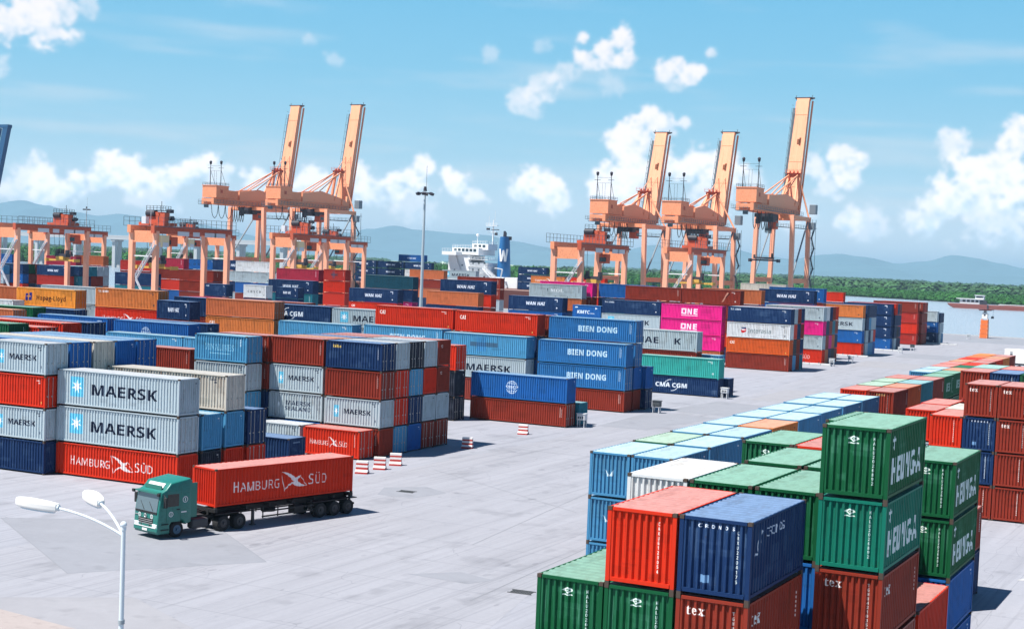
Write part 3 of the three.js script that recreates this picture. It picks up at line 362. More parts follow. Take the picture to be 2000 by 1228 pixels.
function boxShapes(len, high) {
  const key = len + '/' + high; if (shapes.has(key)) return shapes.get(key);
  const L = LONG[len], H = high ? HC : STD, W = WIDE, n = len === 40 ? 42 : 20, g = {};
  const side = corrugated(L - 0.3, H - 0.3, n, 0.075, 0.3); g.side = [side.clone().translate(0, 0.19, W / 2 - 0.03), side.clone().translate(0, 0.19, W / 2 - 0.03).rotateY(Math.PI)];
  const end = corrugated(W - 0.32, H - 0.3, 9, 0.085, 0.29).translate(0, 0.19, L / 2 - 0.03); g.end = [end.clone().rotateY(Math.PI / 2), end.clone().rotateY(-Math.PI / 2)];
  // doors at +x: two leaves with four shallow swages each, then bars
  const leaf = corrugated((W - 0.36) / 2, H - 0.32, 4, 0.035, 0.34).translate(0, 0.2, L / 2 - 0.045); g.leaf = [leaf.clone().translate(-(W - 0.36) / 4 - 0.01, 0, 0).rotateY(Math.PI / 2), leaf.clone().translate((W - 0.36) / 4 + 0.01, 0, 0).rotateY(Math.PI / 2)];
  g.bars = [-0.86, -0.38, 0.38, 0.86].map((z) => mergeGeometries([rod([L / 2 + 0.005, 0.16, z], [L / 2 + 0.005, H - 0.1, z], 0.02, 6), bx(0.05, 0.09, 0.1, L / 2 - 0.005, 1.0, z + 0.1), bx(0.05, 0.1, 0.08, L / 2, 0.22, z), bx(0.05, 0.1, 0.08, L / 2, H - 0.18, z)].map(plain)));
  // roof: cross-swaged sheet
  { const roof = corrugated(L - 0.16, W - 0.1, len === 40 ? 26 : 13, 0.016, 0.4).translate(0, -(W - 0.1) / 2, 0).rotateX(-Math.PI / 2).translate(0, H - 0.012, 0); const p = roof.attributes.position, uv = roof.attributes.uv; for (let i = 0; i < p.count; i++) uv.setXY(i, p.getX(i) / 6 + len * 0.013, p.getZ(i) / 6); g.roof = roof; }
  const fr = [];
  for (const sx of [-1, 1]) for (const sz of [-1, 1]) fr.push(bx(0.13, H - 0.24, 0.14, sx * (L / 2 - 0.075), H / 2, sz * (W / 2 - 0.08)));
  for (const sz of [-1, 1]) fr.push(bx(L - 0.36, 0.075, 0.07, 0, H - 0.05, sz * (W / 2 - 0.036)), bx(L - 0.36, 0.11, 0.06, 0, 0.2, sz * (W / 2 - 0.05)));
  for (const sx of [-1, 1]) fr.push(bx(0.08, 0.1, W - 0.36, sx * (L / 2 - 0.045), H - 0.06, 0), bx(0.08, 0.13, W - 0.36, sx * (L / 2 - 0.055), 0.2, 0));
  fr.push(bx(L - 0.3, 0.04, W - 0.3, 0, 0.2, 0));
  g.frame = mergeGeometries(fr.map(plain));
  g.casts = []; for (const sx of [-1, 1]) for (const sy of [0, 1]) for (const sz of [-1, 1]) g.casts.push(bx(0.15, 0.118, 0.15, sx * (L / 2 - 0.072), sy ? H - 0.056 : 0.059, sz * (W / 2 - 0.078)));
  g.cast = mergeGeometries(g.casts.map(plain));
  const hull = plain(mergeGeometries([...g.side, ...g.end, g.frame, g.roof].map(plain))); g.hull = hull;
  shapes.set(key, g); return g;
}
const ORD = ['first', 'second', 'third', 'fourth', 'fifth', 'sixth', 'seventh', 'eighth', 'ninth', 'tenth', 'eleventh', 'twelfth', 'thirteenth', 'fourteenth', 'fifteenth', 'sixteenth', 'seventeenth', 'eighteenth', 'nineteenth', 'twentieth', 'twenty-first', 'twenty-second', 'twenty-third', 'twenty-fourth', 'twenty-fifth', 'twenty-sixth'];
let boxCount = 0;
function container(spec, len, x, y, z, turn, stretch, near, label, group) {
  const high = spec.endsWith('^'), [col, logo = ''] = spec.replace('^', '').split(':'), g = boxShapes(len, high), k = boxCount++;
  const o = base('shipping_container', [x, y, z], turn, label, 'container', group); o.scale.y = stretch;
  const sm = sideMat(col, logo, len), em = endMat(col, logo), fm = frameMat(col);
  for (const s of g.side) mesh('side_wall', s, sm, o);
  const doors = near && !END[logo] && turn === 0 && hash3(k, 3, 9) < 0.55;
  if (doors) { g.leaf.forEach((l, i) => { const d = mesh('door', l, em, o); for (const b of [g.bars[2 * (1 - i)], g.bars[2 * (1 - i) + 1]]) mesh('locking_bar', b, barMat, d); }); mesh('end_wall', g.end[1], em, o); }
  else for (const e of g.end) mesh('end_wall', e, em, o);
  mesh('roof', g.roof, roofMat(col), o); mesh('frame', g.frame, fm, o);
  if (near === 2) for (const c of g.casts) mesh('corner_casting', c, castMat, o); else mesh('corner_castings', g.cast, near ? castMat : fm, o);
  return o;
}
const buriedSpots = new Map();                                       // boxes that only carry others, shut in on all sides: one mass
function buried(len, high, x, y, z, turn, stretch, col = ['rb', 'bl', 'nv', 'gr', 'rd', 'br', 'tl'][Math.floor(rnd() * 7)]) {
  const k = len + '/' + high, m = new THREE.Matrix4().compose(new THREE.Vector3(x, y, z), new THREE.Quaternion().setFromAxisAngle(new THREE.Vector3(0, 1, 0), turn), new THREE.Vector3(1, stretch, 1));
  if (!buriedSpots.has(k)) buriedSpots.set(k, []); buriedSpots.get(k).push([m, PAINT[col]]);
}
function placeBuried() {
  for (const [k, list] of buriedSpots) {
    const [len, high] = k.split('/'), im = new THREE.InstancedMesh(boxShapes(+len, high === 'true').hull, std([0.92, 0.92, 0.92], 0.55), list.length), c = new THREE.Color();
    list.forEach(([m, p], i) => { im.setMatrixAt(i, m); im.setColorAt(i, c.setRGB(...p)); }); im.name = numbered('inner_containers'); im.castShadow = im.receiveShadow = true; scene.add(im); tag(im, 'containers shut in or too far off to pick apart singly', null, null, 'stuff');
  }
}
// a stack of the long yard: right end x, front face z; levels from the top, then hidden ones
function S(block, bay, depth, x, z, len, levels, under, stretch) {
  const lv = levels.split(' '), n = lv.length + under.length, cx = x - LONG[len] / 2, cz = z - WIDE / 2;
  const where = `${depth < 0 ? 'low front' : ORD[depth]} row, ${ORD[bay]} stack from road, ${ORD[block - 1]} block`;
  let y = 0;
  for (let i = n - 1; i >= 0; i--) {
    const lev = n === 1 ? 'alone' : i === 0 ? 'topmost' : i === n - 1 ? 'bottom' : `${ORD[i]} down`, hid = i >= lv.length, high = hid ? under[i - lv.length] === 'H' : lv[i].endsWith('^');
    if (hid) buried(len, high, cx, y, cz, 0, stretch); else if (lv[i][0] === '~') buried(len, high, cx, y, cz, 0, stretch, lv[i].slice(1).replace('^', '').split(':')[0]);
    else { const [c, l] = lv[i].replace('^', '').split(':'); container(lv[i], len, cx, y, cz, 0, stretch, z > -200 ? 1 : 0, `${COLOUR[c]} ${l && MARKED[l] ? MARKED[l] + ' ' : ''}container, ${lev}, ${where}`, 'containers stacked in the long yard'); }
    y += (high ? HC : STD) * stretch;
  }
}
// a stack of the end-on yard: right edge x, front face z, long side running away
function R(row, colm, x, z, levels, under = '', near = 1, stretch = 1) {
  const lv = levels.split(' '), n = lv.length + under.length, cx = x - WIDE / 2, cz = z - LONG[20] / 2, where = `${ORD[row]} row back, ${ORD[colm]} column, end-on yard`;
  let y = 0;
  for (let i = n - 1; i >= 0; i--) {
    const lev = n === 1 ? 'alone' : i === 0 ? 'topmost' : i === n - 1 ? 'bottom' : `${ORD[i]} down`, hid = i >= lv.length;
    if (hid) buried(20, false, cx, y, cz, -Math.PI / 2, stretch); else if (lv[i][0] === '~') buried(20, false, cx, y, cz, -Math.PI / 2, stretch, lv[i].slice(1).split(':')[0]);
    else { const [c, l] = lv[i].replace('^', '').split(':'); container(lv[i], 20, cx, y, cz, -Math.PI / 2, stretch, near, `${COLOUR[c]} ${l && MARKED[l] ? MARKED[l] + ' ' : ''}container, ${lev}, ${where}`, 'short containers standing end-on'); }
    y += STD * stretch;
  }
}
// the long yard, block by block
S(1, 0, 0, -85.4, -87.6, 20, 'gr:M rd:A gr:M nv', '', 1.0);
S(1, 0, 1, -85.45, -90.3, 40, 'bl ~lb ~lb', 'h', 1.0);
S(1, 0, 2, -85.45, -93.0, 40, 'cm ~bl ~gr', 'h', 1.0);
S(1, 0, 3, -85.45, -95.6, 40, 'bl ~gr ~nv', 'h', 1.0);
S(1, 0, 4, -85.45, -98.2, 40, 'bl ~rb ~lb', 'h', 1.0);
S(1, 1, 0, -73.1, -88.8, 40, 'gr:M^ gr:M^ rd:H', '', 1.0);
S(1, 1, 1, -73.1, -91.65, 40, 'lb^ tk', '', 1.0);
S(1, 1, 2, -73.1, -94.5, 40, 'cm:X^ lb^ rd', '', 1.0);
S(1, 1, 3, -73.0, -97.3, 40, 'nv^ rd', '', 1.0);
S(1, 1, 4, -73.27, -103.37, 20, 'nv:F', '', 1.0);
S(1, 2, 0, -99.31, -97.3, 20, 'gn:P ~gn ~gn', 'H', 1.029);
S(1, 2, 1, -98.2, -99.79, 20, 'rd:H ~rd ~rd', 'H', 1.0);
S(1, 2, 2, -98.31, -102.86, 40, 'rd^ ~rd ~rd', 'H', 1.0);
S(1, 2, 3, -98.2, -106.0, 40, 'nv^ ~nv ~nv', 'H', 1.0);
S(2, 0, 0, -71.54, -114.88, 20, 'nv:D rb gr:M rb', '', 1.0);
S(2, 0, 1, -71.68, -117.6, 20, 'gr rd rd lb', '', 1.0);
S(2, 0, 2, -71.76, -120.32, 20, 'tk lb nv bl', '', 1.0);
S(2, 0, 3, -71.84, -123.04, 20, 'gr rd gr rb', '', 1.0);
S(2, 0, 4, -71.92, -125.76, 20, 'rb:E rb:E gr rb', '', 1.0);
S(2, 1, 0, -78.13, -115.29, 20, 'rb gr:M gr:S', 'h', 1.0);
S(2, 1, 1, -78.2, -117.9, 20, 'br', 'hhh', 1.0);
S(2, 1, 2, -78.2, -120.62, 20, 'nv', 'hhh', 1.0);
S(2, 1, 3, -78.2, -123.34, 20, 'rb', 'hhh', 1.0);
S(2, 1, 4, -78.2, -126.06, 20, 'rb', 'hhh', 1.0);
S(2, 2, 0, -84.6, -112.2, 20, 'lb:V gr lb ~nv', '', 0.995);
S(2, 2, 1, -84.2, -115.0, 20, 'rb rb nv ~nv', '', 1.0);
S(2, 3, 0, -97.36, -119.73, 20, 'rb ~rb^ ~gr', '', 1.0);
S(2, 0, -1, -72.0, -112.3, 20, 'rd:H', '', 1.0);
S(2, 1, -1, -78.5, -112.4, 20, 'gr', '', 1.0);
S(3, 0, 0, -69.7, -151.0, 40, 'bl:C^ rb', '', 1.0);
S(3, 0, 1, -69.4, -153.8, 40, 'tl', '', 1.0);
S(3, 1, 0, -82.0, -147.4, 40, 'rd^ tk^ tk', '', 1.02);
S(3, 4, 0, -121.96, -149.55, 40, 'bl:C^ ~bl^ ~bl^', '', 1.0);
S(3, 4, 1, -121.6, -152.9, 40, 'nv:E^', 'HH', 1.0);
S(3, 4, -1, -119.29, -145.2, 40, 'lb ~bl ~bl', '', 0.947);
S(3, 3, -1, -106.9, -145.2, 40, 'lb ~bl ~bl', '', 0.946);
S(3, 5, 0, -135.89, -150.24, 40, 'bl^ ~bl^ ~bl^', '', 1.0);
S(3, 6, 0, -147.91, -157.0, 40, 'nv^ ~bl^', 'H', 1.046);
S(3, 7, 0, -149.27, -150.5, 40, 'gn^ ~gn^', 'H', 1.086);
S(3, 7, -1, -149.87, -147.6, 20, 'br^ ~rd^', 'H', 1.051);
S(4, 0, 0, -71.55, -172.1, 40, 'sb2:B^ sb2:B^ rb', '', 1.017);
S(4, 0, 1, -71.63, -175.2, 40, 'sb2:B^ sb2^ bl^ rb', '', 1.013);
S(4, 0, 2, -71.2, -178.2, 40, 'bl^ nv', '', 1.0);
S(4, 1, 0, -84.99, -171.2, 40, 'lb:Z^ gr:M^ ~rb^', '', 1.002);
S(4, 1, 1, -85.15, -174.4, 40, 'rd:A^ nv^ bl^ ~rb^', '', 0.993);
S(4, 1, 2, -85.07, -177.6, 40, 'rb^', 'HHH', 0.981);
S(4, 2, 0, -97.45, -171.2, 40, 'lb:B^ ~gr^', 'H', 1.036);
S(4, 2, 1, -97.71, -174.4, 40, 'rd:A^ ~lb^', 'HH', 0.998);
S(4, 3, 0, -111.55, -171.2, 40, 'lb^ ~lb^', 'H', 1.01);
S(4, 3, 1, -106.93, -177.6, 40, 'gr:M^ ~gr:M^', 'hH', 0.951);
S(4, 4, 1, -119.47, -177.6, 40, 'nv:G^', 'HHH', 0.931);
S(4, 4, 0, -126.85, -174.4, 40, 'br or:A^ ~rb', 'H', 1.018);
S(4, 4, 2, -126.0, -181.0, 40, 'rb', 'HHh', 1.0);
S(4, 5, 0, -139.94, -171.8, 20, 'nv:W^ ~rb^ ~nv', 'h', 0.96);
S(4, 5, 1, -141.6, -177.6, 20, 'nv^ ~rb^', 'hh', 1.0);
S(4, 5, 2, -141.6, -180.8, 20, '~mr^ ~mr^', 'hh', 1.0);
S(4, 6, 0, -148.02, -174.4, 40, 'or:T^ rd:H^ ~rd', 'H', 1.041);
S(4, 6, 1, -150.8, -177.6, 40, '~rb^ ~rb', 'HH', 1.0);
S(4, 7, 0, -164.25, -174.4, 40, 'ho:L^ ~nv', 'Hh', 1.012);
S(4, 8, 0, -179.7, -177.6, 40, 'br^ ~wt^', 'Hh', 0.97);
S(4, 7, 1, -174.52, -190.0, 40, 'gr:M^ gr^', 'hh', 1.014);
S(4, 8, -1, -173.97, -171.2, 40, 'wt^ ~gr^', 'H', 1.052);
S(5, 0, 0, -70.4, -204.0, 40, 'tl2^ nv:G', '', 1.0);
S(5, 0, 1, -69.9, -207.0, 20, 'nv', '', 1.0);
S(5, 0, 2, -76.15, -210.2, 40, 'gr:M2^ rb^', 'h', 1.069);
S(5, 0, 3, -73.6, -213.2, 40, 'lb^', 'h', 1.0);
S(6, 0, 0, -79.43, -269.0, 40, 'nv:T^ wt:I^ or2:A^ rb^', '', 0.998);
S(6, 0, 1, -79.6, -271.75, 40, 'gr^ ~rd^ ~tk^ ~lb^', '', 1.0);
S(6, 0, 2, -79.72, -274.5, 40, 'rb^ nv^ rb^ rb^', '', 1.0);
S(6, 0, 3, -79.84, -277.25, 40, 'nv^ rb^ nv^ tl^', '', 1.0);
S(6, 1, 0, -92.77, -269.0, 40, 'mg:O^ mg:O^ mg^ br^', '', 0.989);
S(6, 2, 0, -105.2, -269.0, 40, 'nv:T gr:M^ ~rb^', 'H', 1.031);
S(6, 3, 0, -117.64, -269.0, 20, 'bl:K ~rb', 'hh', 0.992);
S(6, 3, 1, -127.23, -271.75, 40, 'nv:W^ bl^', 'Hh', 1.011);
S(6, 4, 0, -145.01, -269.0, 40, 'br^ nv^', 'HH', 0.998);
S(6, 4, 1, -144.94, -274.5, 40, 'nv:W^ rd ~rb', 'HH', 1.007);
S(6, 5, 0, -165.91, -271.75, 40, 'nv:W^ rd:A', 'Hh', 1.024);
S(6, 5, 1, -167.17, -280.0, 40, 'dt^ nv mg2', 'HH', 1.012);
S(6, 6, 0, -198.1, -269.0, 20, 'wt:Q^ ~nv', 'hh', 1.009);
S(6, 6, 1, -193.41, -274.5, 20, 'nv:W nv^', 'hh', 0.984);
S(6, 6, 2, -193.36, -280.0, 40, 'nv:W^ tl^', 'HH', 1.039);
S(6, 6, 3, -202.8, -296.0, 40, 'mr^ nv nv', 'HH', 1.04);
S(6, 5, 3, -195.28, -296.0, 20, 'rd2:Z rd', 'HHH', 1.058);
S(6, 7, 0, -208.98, -269.0, 20, 'nv:T^ ~nv', 'hh', 0.989);
S(6, 7, 1, -227.43, -290.0, 40, 'rb^ rb^', 'HHh', 0.918);
S(6, 8, 0, -236.57, -277.25, 40, 'nv^ tl', 'HH', 1.055);
S(7, 0, 0, -81.2, -297.9, 40, 'gr^ mg^ gr^ rd:H^', '', 1.0);
S(7, 0, 1, -81.3, -300.7, 40, 'wt^ ~nv^ ~rb^ ~br^', '', 1.0);
S(7, 0, 2, -81.42, -303.45, 40, 'nv^ ~rb^ ~mg^ ~nv^', '', 1.0);
S(7, 0, 3, -81.54, -306.2, 40, 'rb^ ~tl^ ~br^ ~tk^', '', 1.0);
S(7, 0, 4, -81.66, -308.95, 40, 'rd^ ~rb^ ~nv^ ~rb^', '', 1.0);
S(7, 1, 0, -93.98, -283.0, 40, 'rb:J^ rb ~rb', 'HH', 1.033);
S(7, 1, 2, -91.45, -288.5, 40, 'br^ ~rb', 'HHH', 1.025);
S(7, 2, 0, -107.41, -285.75, 40, 'rb^ rb^', 'HHH', 0.986);
S(7, 2, 1, -114.63, -288.5, 40, 'bl^ nv', 'HHH', 1.018);
S(7, 3, 0, -128.2, -283.0, 40, 'gr:N^ br ~nv', 'HH', 1.003);
S(7, 3, 1, -127.18, -286.0, 40, 'mg^ rb ~rb', 'HH', 1.041);
S(7, 2, 3, -119.06, -291.3, 40, '~br^ ~rd ~rb', 'HH', 1.035);
S(7, 0, 5, -87.9, -314.0, 40, 'nv:W^ bl^', 'HHH', 1.01);
S(7, 0, 6, -86.92, -318.0, 40, 'bl^ ~rb', 'HHH', 1.066);
S(7, 9, 0, -314.68, -331.0, 40, 'nv:W^ rd2^', 'HH', 0.992);
S(7, 9, 1, -313.7, -334.4, 40, 'nv^ tl^', 'HH', 1.0);
S(7, 9, 2, -313.9, -337.2, 40, 'tl^ nv^', 'HH', 1.0);
S(7, 9, 3, -314.1, -340.0, 40, 'tl^ rb^', 'HH', 1.0);
S(7, 9, 4, -314.3, -342.8, 40, 'gr^ rb^', 'HH', 1.0);
S(7, 9, 5, -314.5, -345.6, 40, 'gr^ gr^', 'HH', 1.0);
S(7, 10, 0, -336.27, -327.0, 40, 'lb^ gr^', 'HH', 0.96);
S(7, 10, 1, -331.5, -329.9, 40, 'nv^ bl^', 'HH', 1.0);
S(7, 10, 2, -331.7, -332.7, 40, 'gn^ rb^', 'HH', 1.0);
S(7, 10, 3, -331.9, -335.5, 40, '~rb^ ~rb^', 'HH', 1.0);
S(7, 10, 4, -332.1, -338.3, 40, '~nv^ ~gr^', 'HH', 1.0);
S(8, 0, 0, -83.14, -338.0, 40, 'or^ gr:M^ bl^ rd^', '', 0.998);
S(8, 0, 1, -83.0, -341.2, 40, 'nv^ ~nv^ gr^ ~gr^', '', 1.0);
S(8, 0, 2, -83.12, -343.95, 40, '~nv^ ~lb^ ~nv^ ~lb^', '', 1.0);
S(8, 0, 3, -83.24, -346.7, 40, '~nv^ ~gr^ ~gr^ ~lb^', '', 1.0);
S(8, 0, 4, -83.36, -349.45, 40, '~nv:W^ ~gr^ ~rd^ ~bl^', '', 1.0);
S(8, 4, 0, -329.78, -350.0, 40, 'mr^ ~rb ~rb', 'HH', 1.03);
S(8, 4, 1, -352.27, -346.0, 40, 'bl^ ~nv ~rb', 'HH', 1.023);
S(8, 3, 0, -282.82, -331.0, 40, 'rd2^ rb ~rb', 'HH', 1.023);
S(8, 2, 0, -329.68, -362.0, 40, 'br^ ~mr ~rb', 'HH', 1.058);
S(8, 2, 1, -277.95, -338.0, 40, 'mr^ rb^', 'HHH', 1.052);
S(8, 2, 2, -283.85, -360.0, 40, 'bl:Q^ ~nv', 'HHH', 1.063);
S(8, 2, 3, -264.88, -350.0, 40, 'nv:W^ gr^', 'HHH', 1.06);
S(8, 1, 3, -254.34, -347.2, 40, 'wt^ gr^', 'HHH', 1.052);
S(9, 0, 0, -85.34, -376.0, 40, 'nv:W^ nv:W^ nv:W^ bl^', '', 0.992);
S(9, 0, 1, -85.0, -378.8, 40, 'rd^ ~nv^ ~nv^ ~gr^', '', 1.0);
S(9, 0, 2, -85.1, -381.55, 40, '~nv^ ~nv^ ~tk^ ~nv^', '', 1.0);
S(9, 0, 3, -85.2, -384.3, 40, '~rb^ ~nv^ ~nv^ ~nv^', '', 1.0);
S(9, 3, 0, -227.94, -400.0, 40, 'br^ rb', 'HHH', 1.029);
S(9, 2, 0, -227.65, -420.0, 40, 'gr:M^ ~gr', 'HHH', 1.042);
S(9, 2, 1, -171.86, -330.0, 40, 'rb^ rb', 'HHH', 0.988);
S(10, 0, 0, -86.93, -414.0, 40, 'rb^ rd2^ rd^ rd2^', '', 1.005);
S(10, 0, 1, -86.3, -417.3, 40, 'rb^ ~rb^ ~rb^ rb^', '', 1.0);
S(10, 0, 2, -86.4, -420.05, 40, '~rd2^ ~rb^ ~rb^ ~rb^', '', 1.0);
S(10, 0, 3, -86.5, -422.8, 40, '~rb^ ~rb^ ~rd2^ ~rb^', '', 1.0);
S(11, 0, 0, -84.36, -428.0, 20, 'gr^ bl:W^ nv:W^', '', 1.056);
S(11, 0, 1, -84.0, -430.75, 20, '~nv^ ~gr^ ~gr^', '', 1.0);
S(11, 0, 2, -84.0, -433.5, 20, '~nv^ ~gr^ ~lb^', '', 1.0);
S(11, 2, 0, -205.64, -440.0, 40, 'or:H^ ~rd', 'HHH', 0.981);
S(11, 1, 0, -191.56, -440.0, 40, 'rd:H^ ~rd', 'HHH', 0.987);
S(11, 1, 1, -114.06, -380.0, 40, 'cm^ ~gr', 'HHH', 1.066);
S(11, 1, 2, -107.87, -415.0, 40, 'rd^ ~rb', 'HHh', 0.966);
// the yard of short containers standing end-on beside the viewpoint
R(0, 3, -14.2, -45.1, 'nv:R rb:t', 'hh', 2, 1.0);
R(0, 2, -16.72, -45.1, 'rd:n gn:h', 'hh', 2, 1.0);
R(0, 1, -19.24, -45.2, 'gn:h', 'hh', 2, 1.0);
R(1, 4, -11.65, -52.3, 'gn:hU gn2:hU rb:t', 'hh', 2, 1.0);
R(1, 3, -14.2, -52.9, 'gn bl:v', 'hh', 2, 1.0);
R(1, 2, -16.74, -52.9, 'gn', 'hhh', 2, 1.0);
R(1, 1, -19.28, -52.9, 'wt', 'hhh', 2, 1.0);
R(2, 4, -11.7, -59.2, 'rd', 'h', 1, 1.0);
R(2, 2, -16.95, -60.0, 'gn:h', 'hhh', 1, 1.0);
R(2, 3, -14.4, -60.0, 'gn', 'hhh', 1, 1.0);
R(3, 4, -11.86, -66.2, 'gn:hU gn:hU bl bl', '', 2, 1.0);
R(3, 2, -16.9, -67.0, 'rd', 'hhh', 1, 1.0);
R(3, 1, -19.4, -67.1, 'gn:h', 'hhh', 1, 1.0);
R(3, 3, -14.4, -67.0, '~rb', 'hh', 1, 1.0);
R(4, 2, -17.35, -74.0, 'gn ~gn', 'hh', 1, 1.06);
R(5, 3, -14.5, -83.9, 'rb nv', '', 1, 1.0);
R(6, 5, -20.95, -118.1, 'rd:n', 'hh', 1, 1.0);
R(6, 6, -18.45, -118.1, 'rb:t nv:R2 nv:n rb:n', '', 1, 1.0);
R(6, 7, -15.95, -118.1, 'rb:t rb:t rb:n rb:n', '', 1, 1.0);
R(6, 8, -13.45, -118.1, '~rb ~rb ~rd ~nv', '', 1, 1.0);
R(7, 5, -21.1, -124.8, 'cm', 'hh', 0, 1.0);
R(7, 4, -23.6, -121.6, 'rd', 'hh', 0, 1.0);
R(8, 4, -23.8, -128.3, 'rd', 'hh', 0, 1.0);
R(7, 6, -18.6, -124.8, '~rb', 'hh', 0, 1.0);
R(7, 7, -16.1, -124.8, '~rb', 'hh', 0, 1.0);
R(9, 5, -21.75, -134.2, 'rb:n ~rd', 'hh', 0, 1.0);
R(9, 6, -19.25, -134.2, 'nv:n', 'hhh', 0, 1.0);
R(9, 7, -16.75, -134.2, '~gn', 'hhh', 0, 1.0);
R(9, 8, -14.2, -134.2, '~rb', 'hhh', 0, 1.0);
R(10, 5, -22.0, -141.0, 'tl2', 'hhh', 0, 1.0);
R(10, 6, -19.5, -141.0, 'rd', 'hhh', 0, 1.0);
R(10, 7, -17.0, -141.0, '~lb', 'hhh', 0, 1.0);
R(5, 0, -31.55, -77.1, 'sb:v sb:v sb', '', 1, 1);
R(5, 1, -29.03, -77.1, 'sb', 'hh', 1, 1);
R(6, 0, -31.76, -83.9, 'gp', 'hh', 1, 1);
R(6, 1, -29.24, -83.9, 'sb ~bl', 'h', 1, 1);
R(7, 0, -31.96, -90.7, 'sb', 'hh', 1, 1);
R(7, 1, -29.44, -90.7, 'sb ~bl', 'h', 1, 1);
R(8, 0, -32.16, -97.5, 'sb', 'hh', 0, 1);
R(8, 1, -29.64, -97.5, 'or ~bl', 'h', 0, 1);
R(9, 0, -32.37, -104.4, 'sb', 'hh', 0, 1);
R(9, 1, -29.85, -104.4, 'sb ~bl', 'h', 0, 1);
R(10, 0, -32.57, -111.1, 'sb', 'hh', 0, 1);
R(10, 1, -30.05, -111.1, 'sb ~bl', 'h', 0, 1);
R(11, 0, -32.79, -118.4, 'sb', 'hh', 0, 1);
R(11, 1, -30.27, -118.4, 'sb ~bl', 'h', 0, 1);
R(12, 0, -33.01, -125.5, 'sb', 'hh', 0, 1);
R(12, 1, -30.49, -125.5, 'sb:v ~bl', 'h', 0, 1);
R(13, 0, -33.06, -137.3, 'rd', 'hh', 0, 1);
R(13, 1, -30.54, -137.3, 'rb:k ~rb', 'h', 0, 1);
R(14, 0, -33.25, -144.02, 'gp', 'hh', 0, 1);
R(14, 1, -30.73, -144.02, 'or2 ~rd', 'h', 0, 1);
R(15, 0, -33.43, -150.74, 'gp', 'hh', 0, 1);
R(15, 1, -30.91, -150.74, 'tl ~tl', 'h', 0, 1);
R(16, 0, -33.62, -157.46, 'rd', 'hh', 0, 1);
R(16, 1, -31.1, -157.46, 'rb ~rb', 'h', 0, 1);
R(17, 1, -31.29, -164.18, 'gn:s ~gn', 'h', 0, 1);
R(18, 0, -34.0, -170.9, 'sb', 'hh', 0, 1);
R(18, 1, -31.48, -170.9, 'gn:s ~gn', 'h', 0, 1);
R(19, 0, -34.19, -177.62, 'sb', 'hh', 0, 1);
R(19, 1, -31.67, -177.62, 'or ~rb', 'h', 0, 1);
R(20, 0, -34.38, -184.34, 'rd', 'hh', 0, 1);
R(20, 1, -31.86, -184.34, '~gp ~rb', 'h', 0, 1);
R(21, 0, -34.56, -191.06, 'rd', 'hh', 0, 1);
R(21, 1, -32.04, -191.06, '~rd ~rd', 'h', 0, 1);
R(22, 0, -34.75, -197.78, 'or', 'hh', 0, 1);
R(22, 1, -32.23, -197.78, 'rb ~tl', 'h', 0, 1);
R(23, 0, -34.94, -204.5, '~rd', 'hh', 0, 1);
R(23, 1, -32.42, -204.5, 'rd ~rb', 'h', 0, 1);
R(24, 0, -35.13, -211.22, '~br', 'hh', 0, 1);
R(24, 1, -32.61, -211.22, 'or ~gn', 'h', 0, 1);
R(25, 0, -35.32, -217.94, '~or', 'hh', 0, 1);
R(25, 1, -32.8, -217.94, 'rb ~gn', 'h', 0, 1);
placeBuried();
// ================================================================ cranes
const craneMap = (() => { const N = 256, [c, x] = canvas(N, N), r = rng(4); x.fillStyle = '#fff'; x.fillRect(0, 0, N, N); for (let i = 0; i < 260; i++) { x.fillStyle = `rgba(90,30,10,${0.03 + 0.1 * r()})`; x.fillRect(N * r(), N * r(), 1 + 4 * r(), 6 + 50 * r()); } for (let i = 0; i < 60; i++) { x.fillStyle = `rgba(255,235,225,${0.1 + 0.2 * r()})`; x.fillRect(N * r(), N * r(), 8 + 30 * r(), 4 + 20 * r()); } return tex(c); })();
const C = {
  leg: std([0.86, 0.4, 0.26], 0.6, { map: craneMap }),
  orange: std([0.82, 0.31, 0.16], 0.6, { map: craneMap }), pale: std([0.84, 0.37, 0.21], 0.6, { map: craneMap }), red: std([0.5, 0.09, 0.04], 0.6, { map: craneMap }), dark: std([0.03, 0.03, 0.045], 0.6), steel: std([0.16, 0.2, 0.24], 0.5),
  cable: std([0.03, 0.05, 0.06], 0.7), glass: std([0.03, 0.06, 0.08], 0.1), cream: std([0.75, 0.6, 0.36], 0.6), white: std([0.75, 0.75, 0.76], 0.5), rust: std([0.22, 0.07, 0.03], 0.9), rail: std([0.08, 0.12, 0.15], 0.5), sign: std([0.6, 0.62, 0.66], 0.6), yellow: std([0.6, 0.34, 0.06], 0.6),
};
function railing(points, h = 1.1, step = 2) {                      // posts and two rails along a line
  const g = []; for (let i = 0; i < points.length - 1; i++) { const a = points[i], b = points[i + 1], L = Math.hypot(b[0] - a[0], b[1] - a[1], b[2] - a[2]), n = Math.max(1, Math.round(L / step)); for (const k of [0.55, 1]) g.push(bar([a[0], a[1] + h * k, a[2]], [b[0], b[1] + h * k, b[2]], 0.07)); for (let j = 0; j <= n; j++) { const p = [0, 1, 2].map((m) => mixN(a[m], b[m], j / n)); g.push(bar(p, [p[0], p[1] + h, p[2]], 0.08)); } } return mergeGeometries(g.map(plain));
}
function taperBox(w0, d0, w1, d1, h) { const g = new THREE.BoxGeometry(1, h, 1).translate(0, h / 2, 0), p = g.attributes.position; for (let i = 0; i < p.count; i++) { const t = p.getY(i) / h; p.setX(i, p.getX(i) * mixN(w0, w1, t)); p.setZ(i, p.getZ(i) * mixN(d0, d1, t)); } g.computeVertexNormals(); return g; }
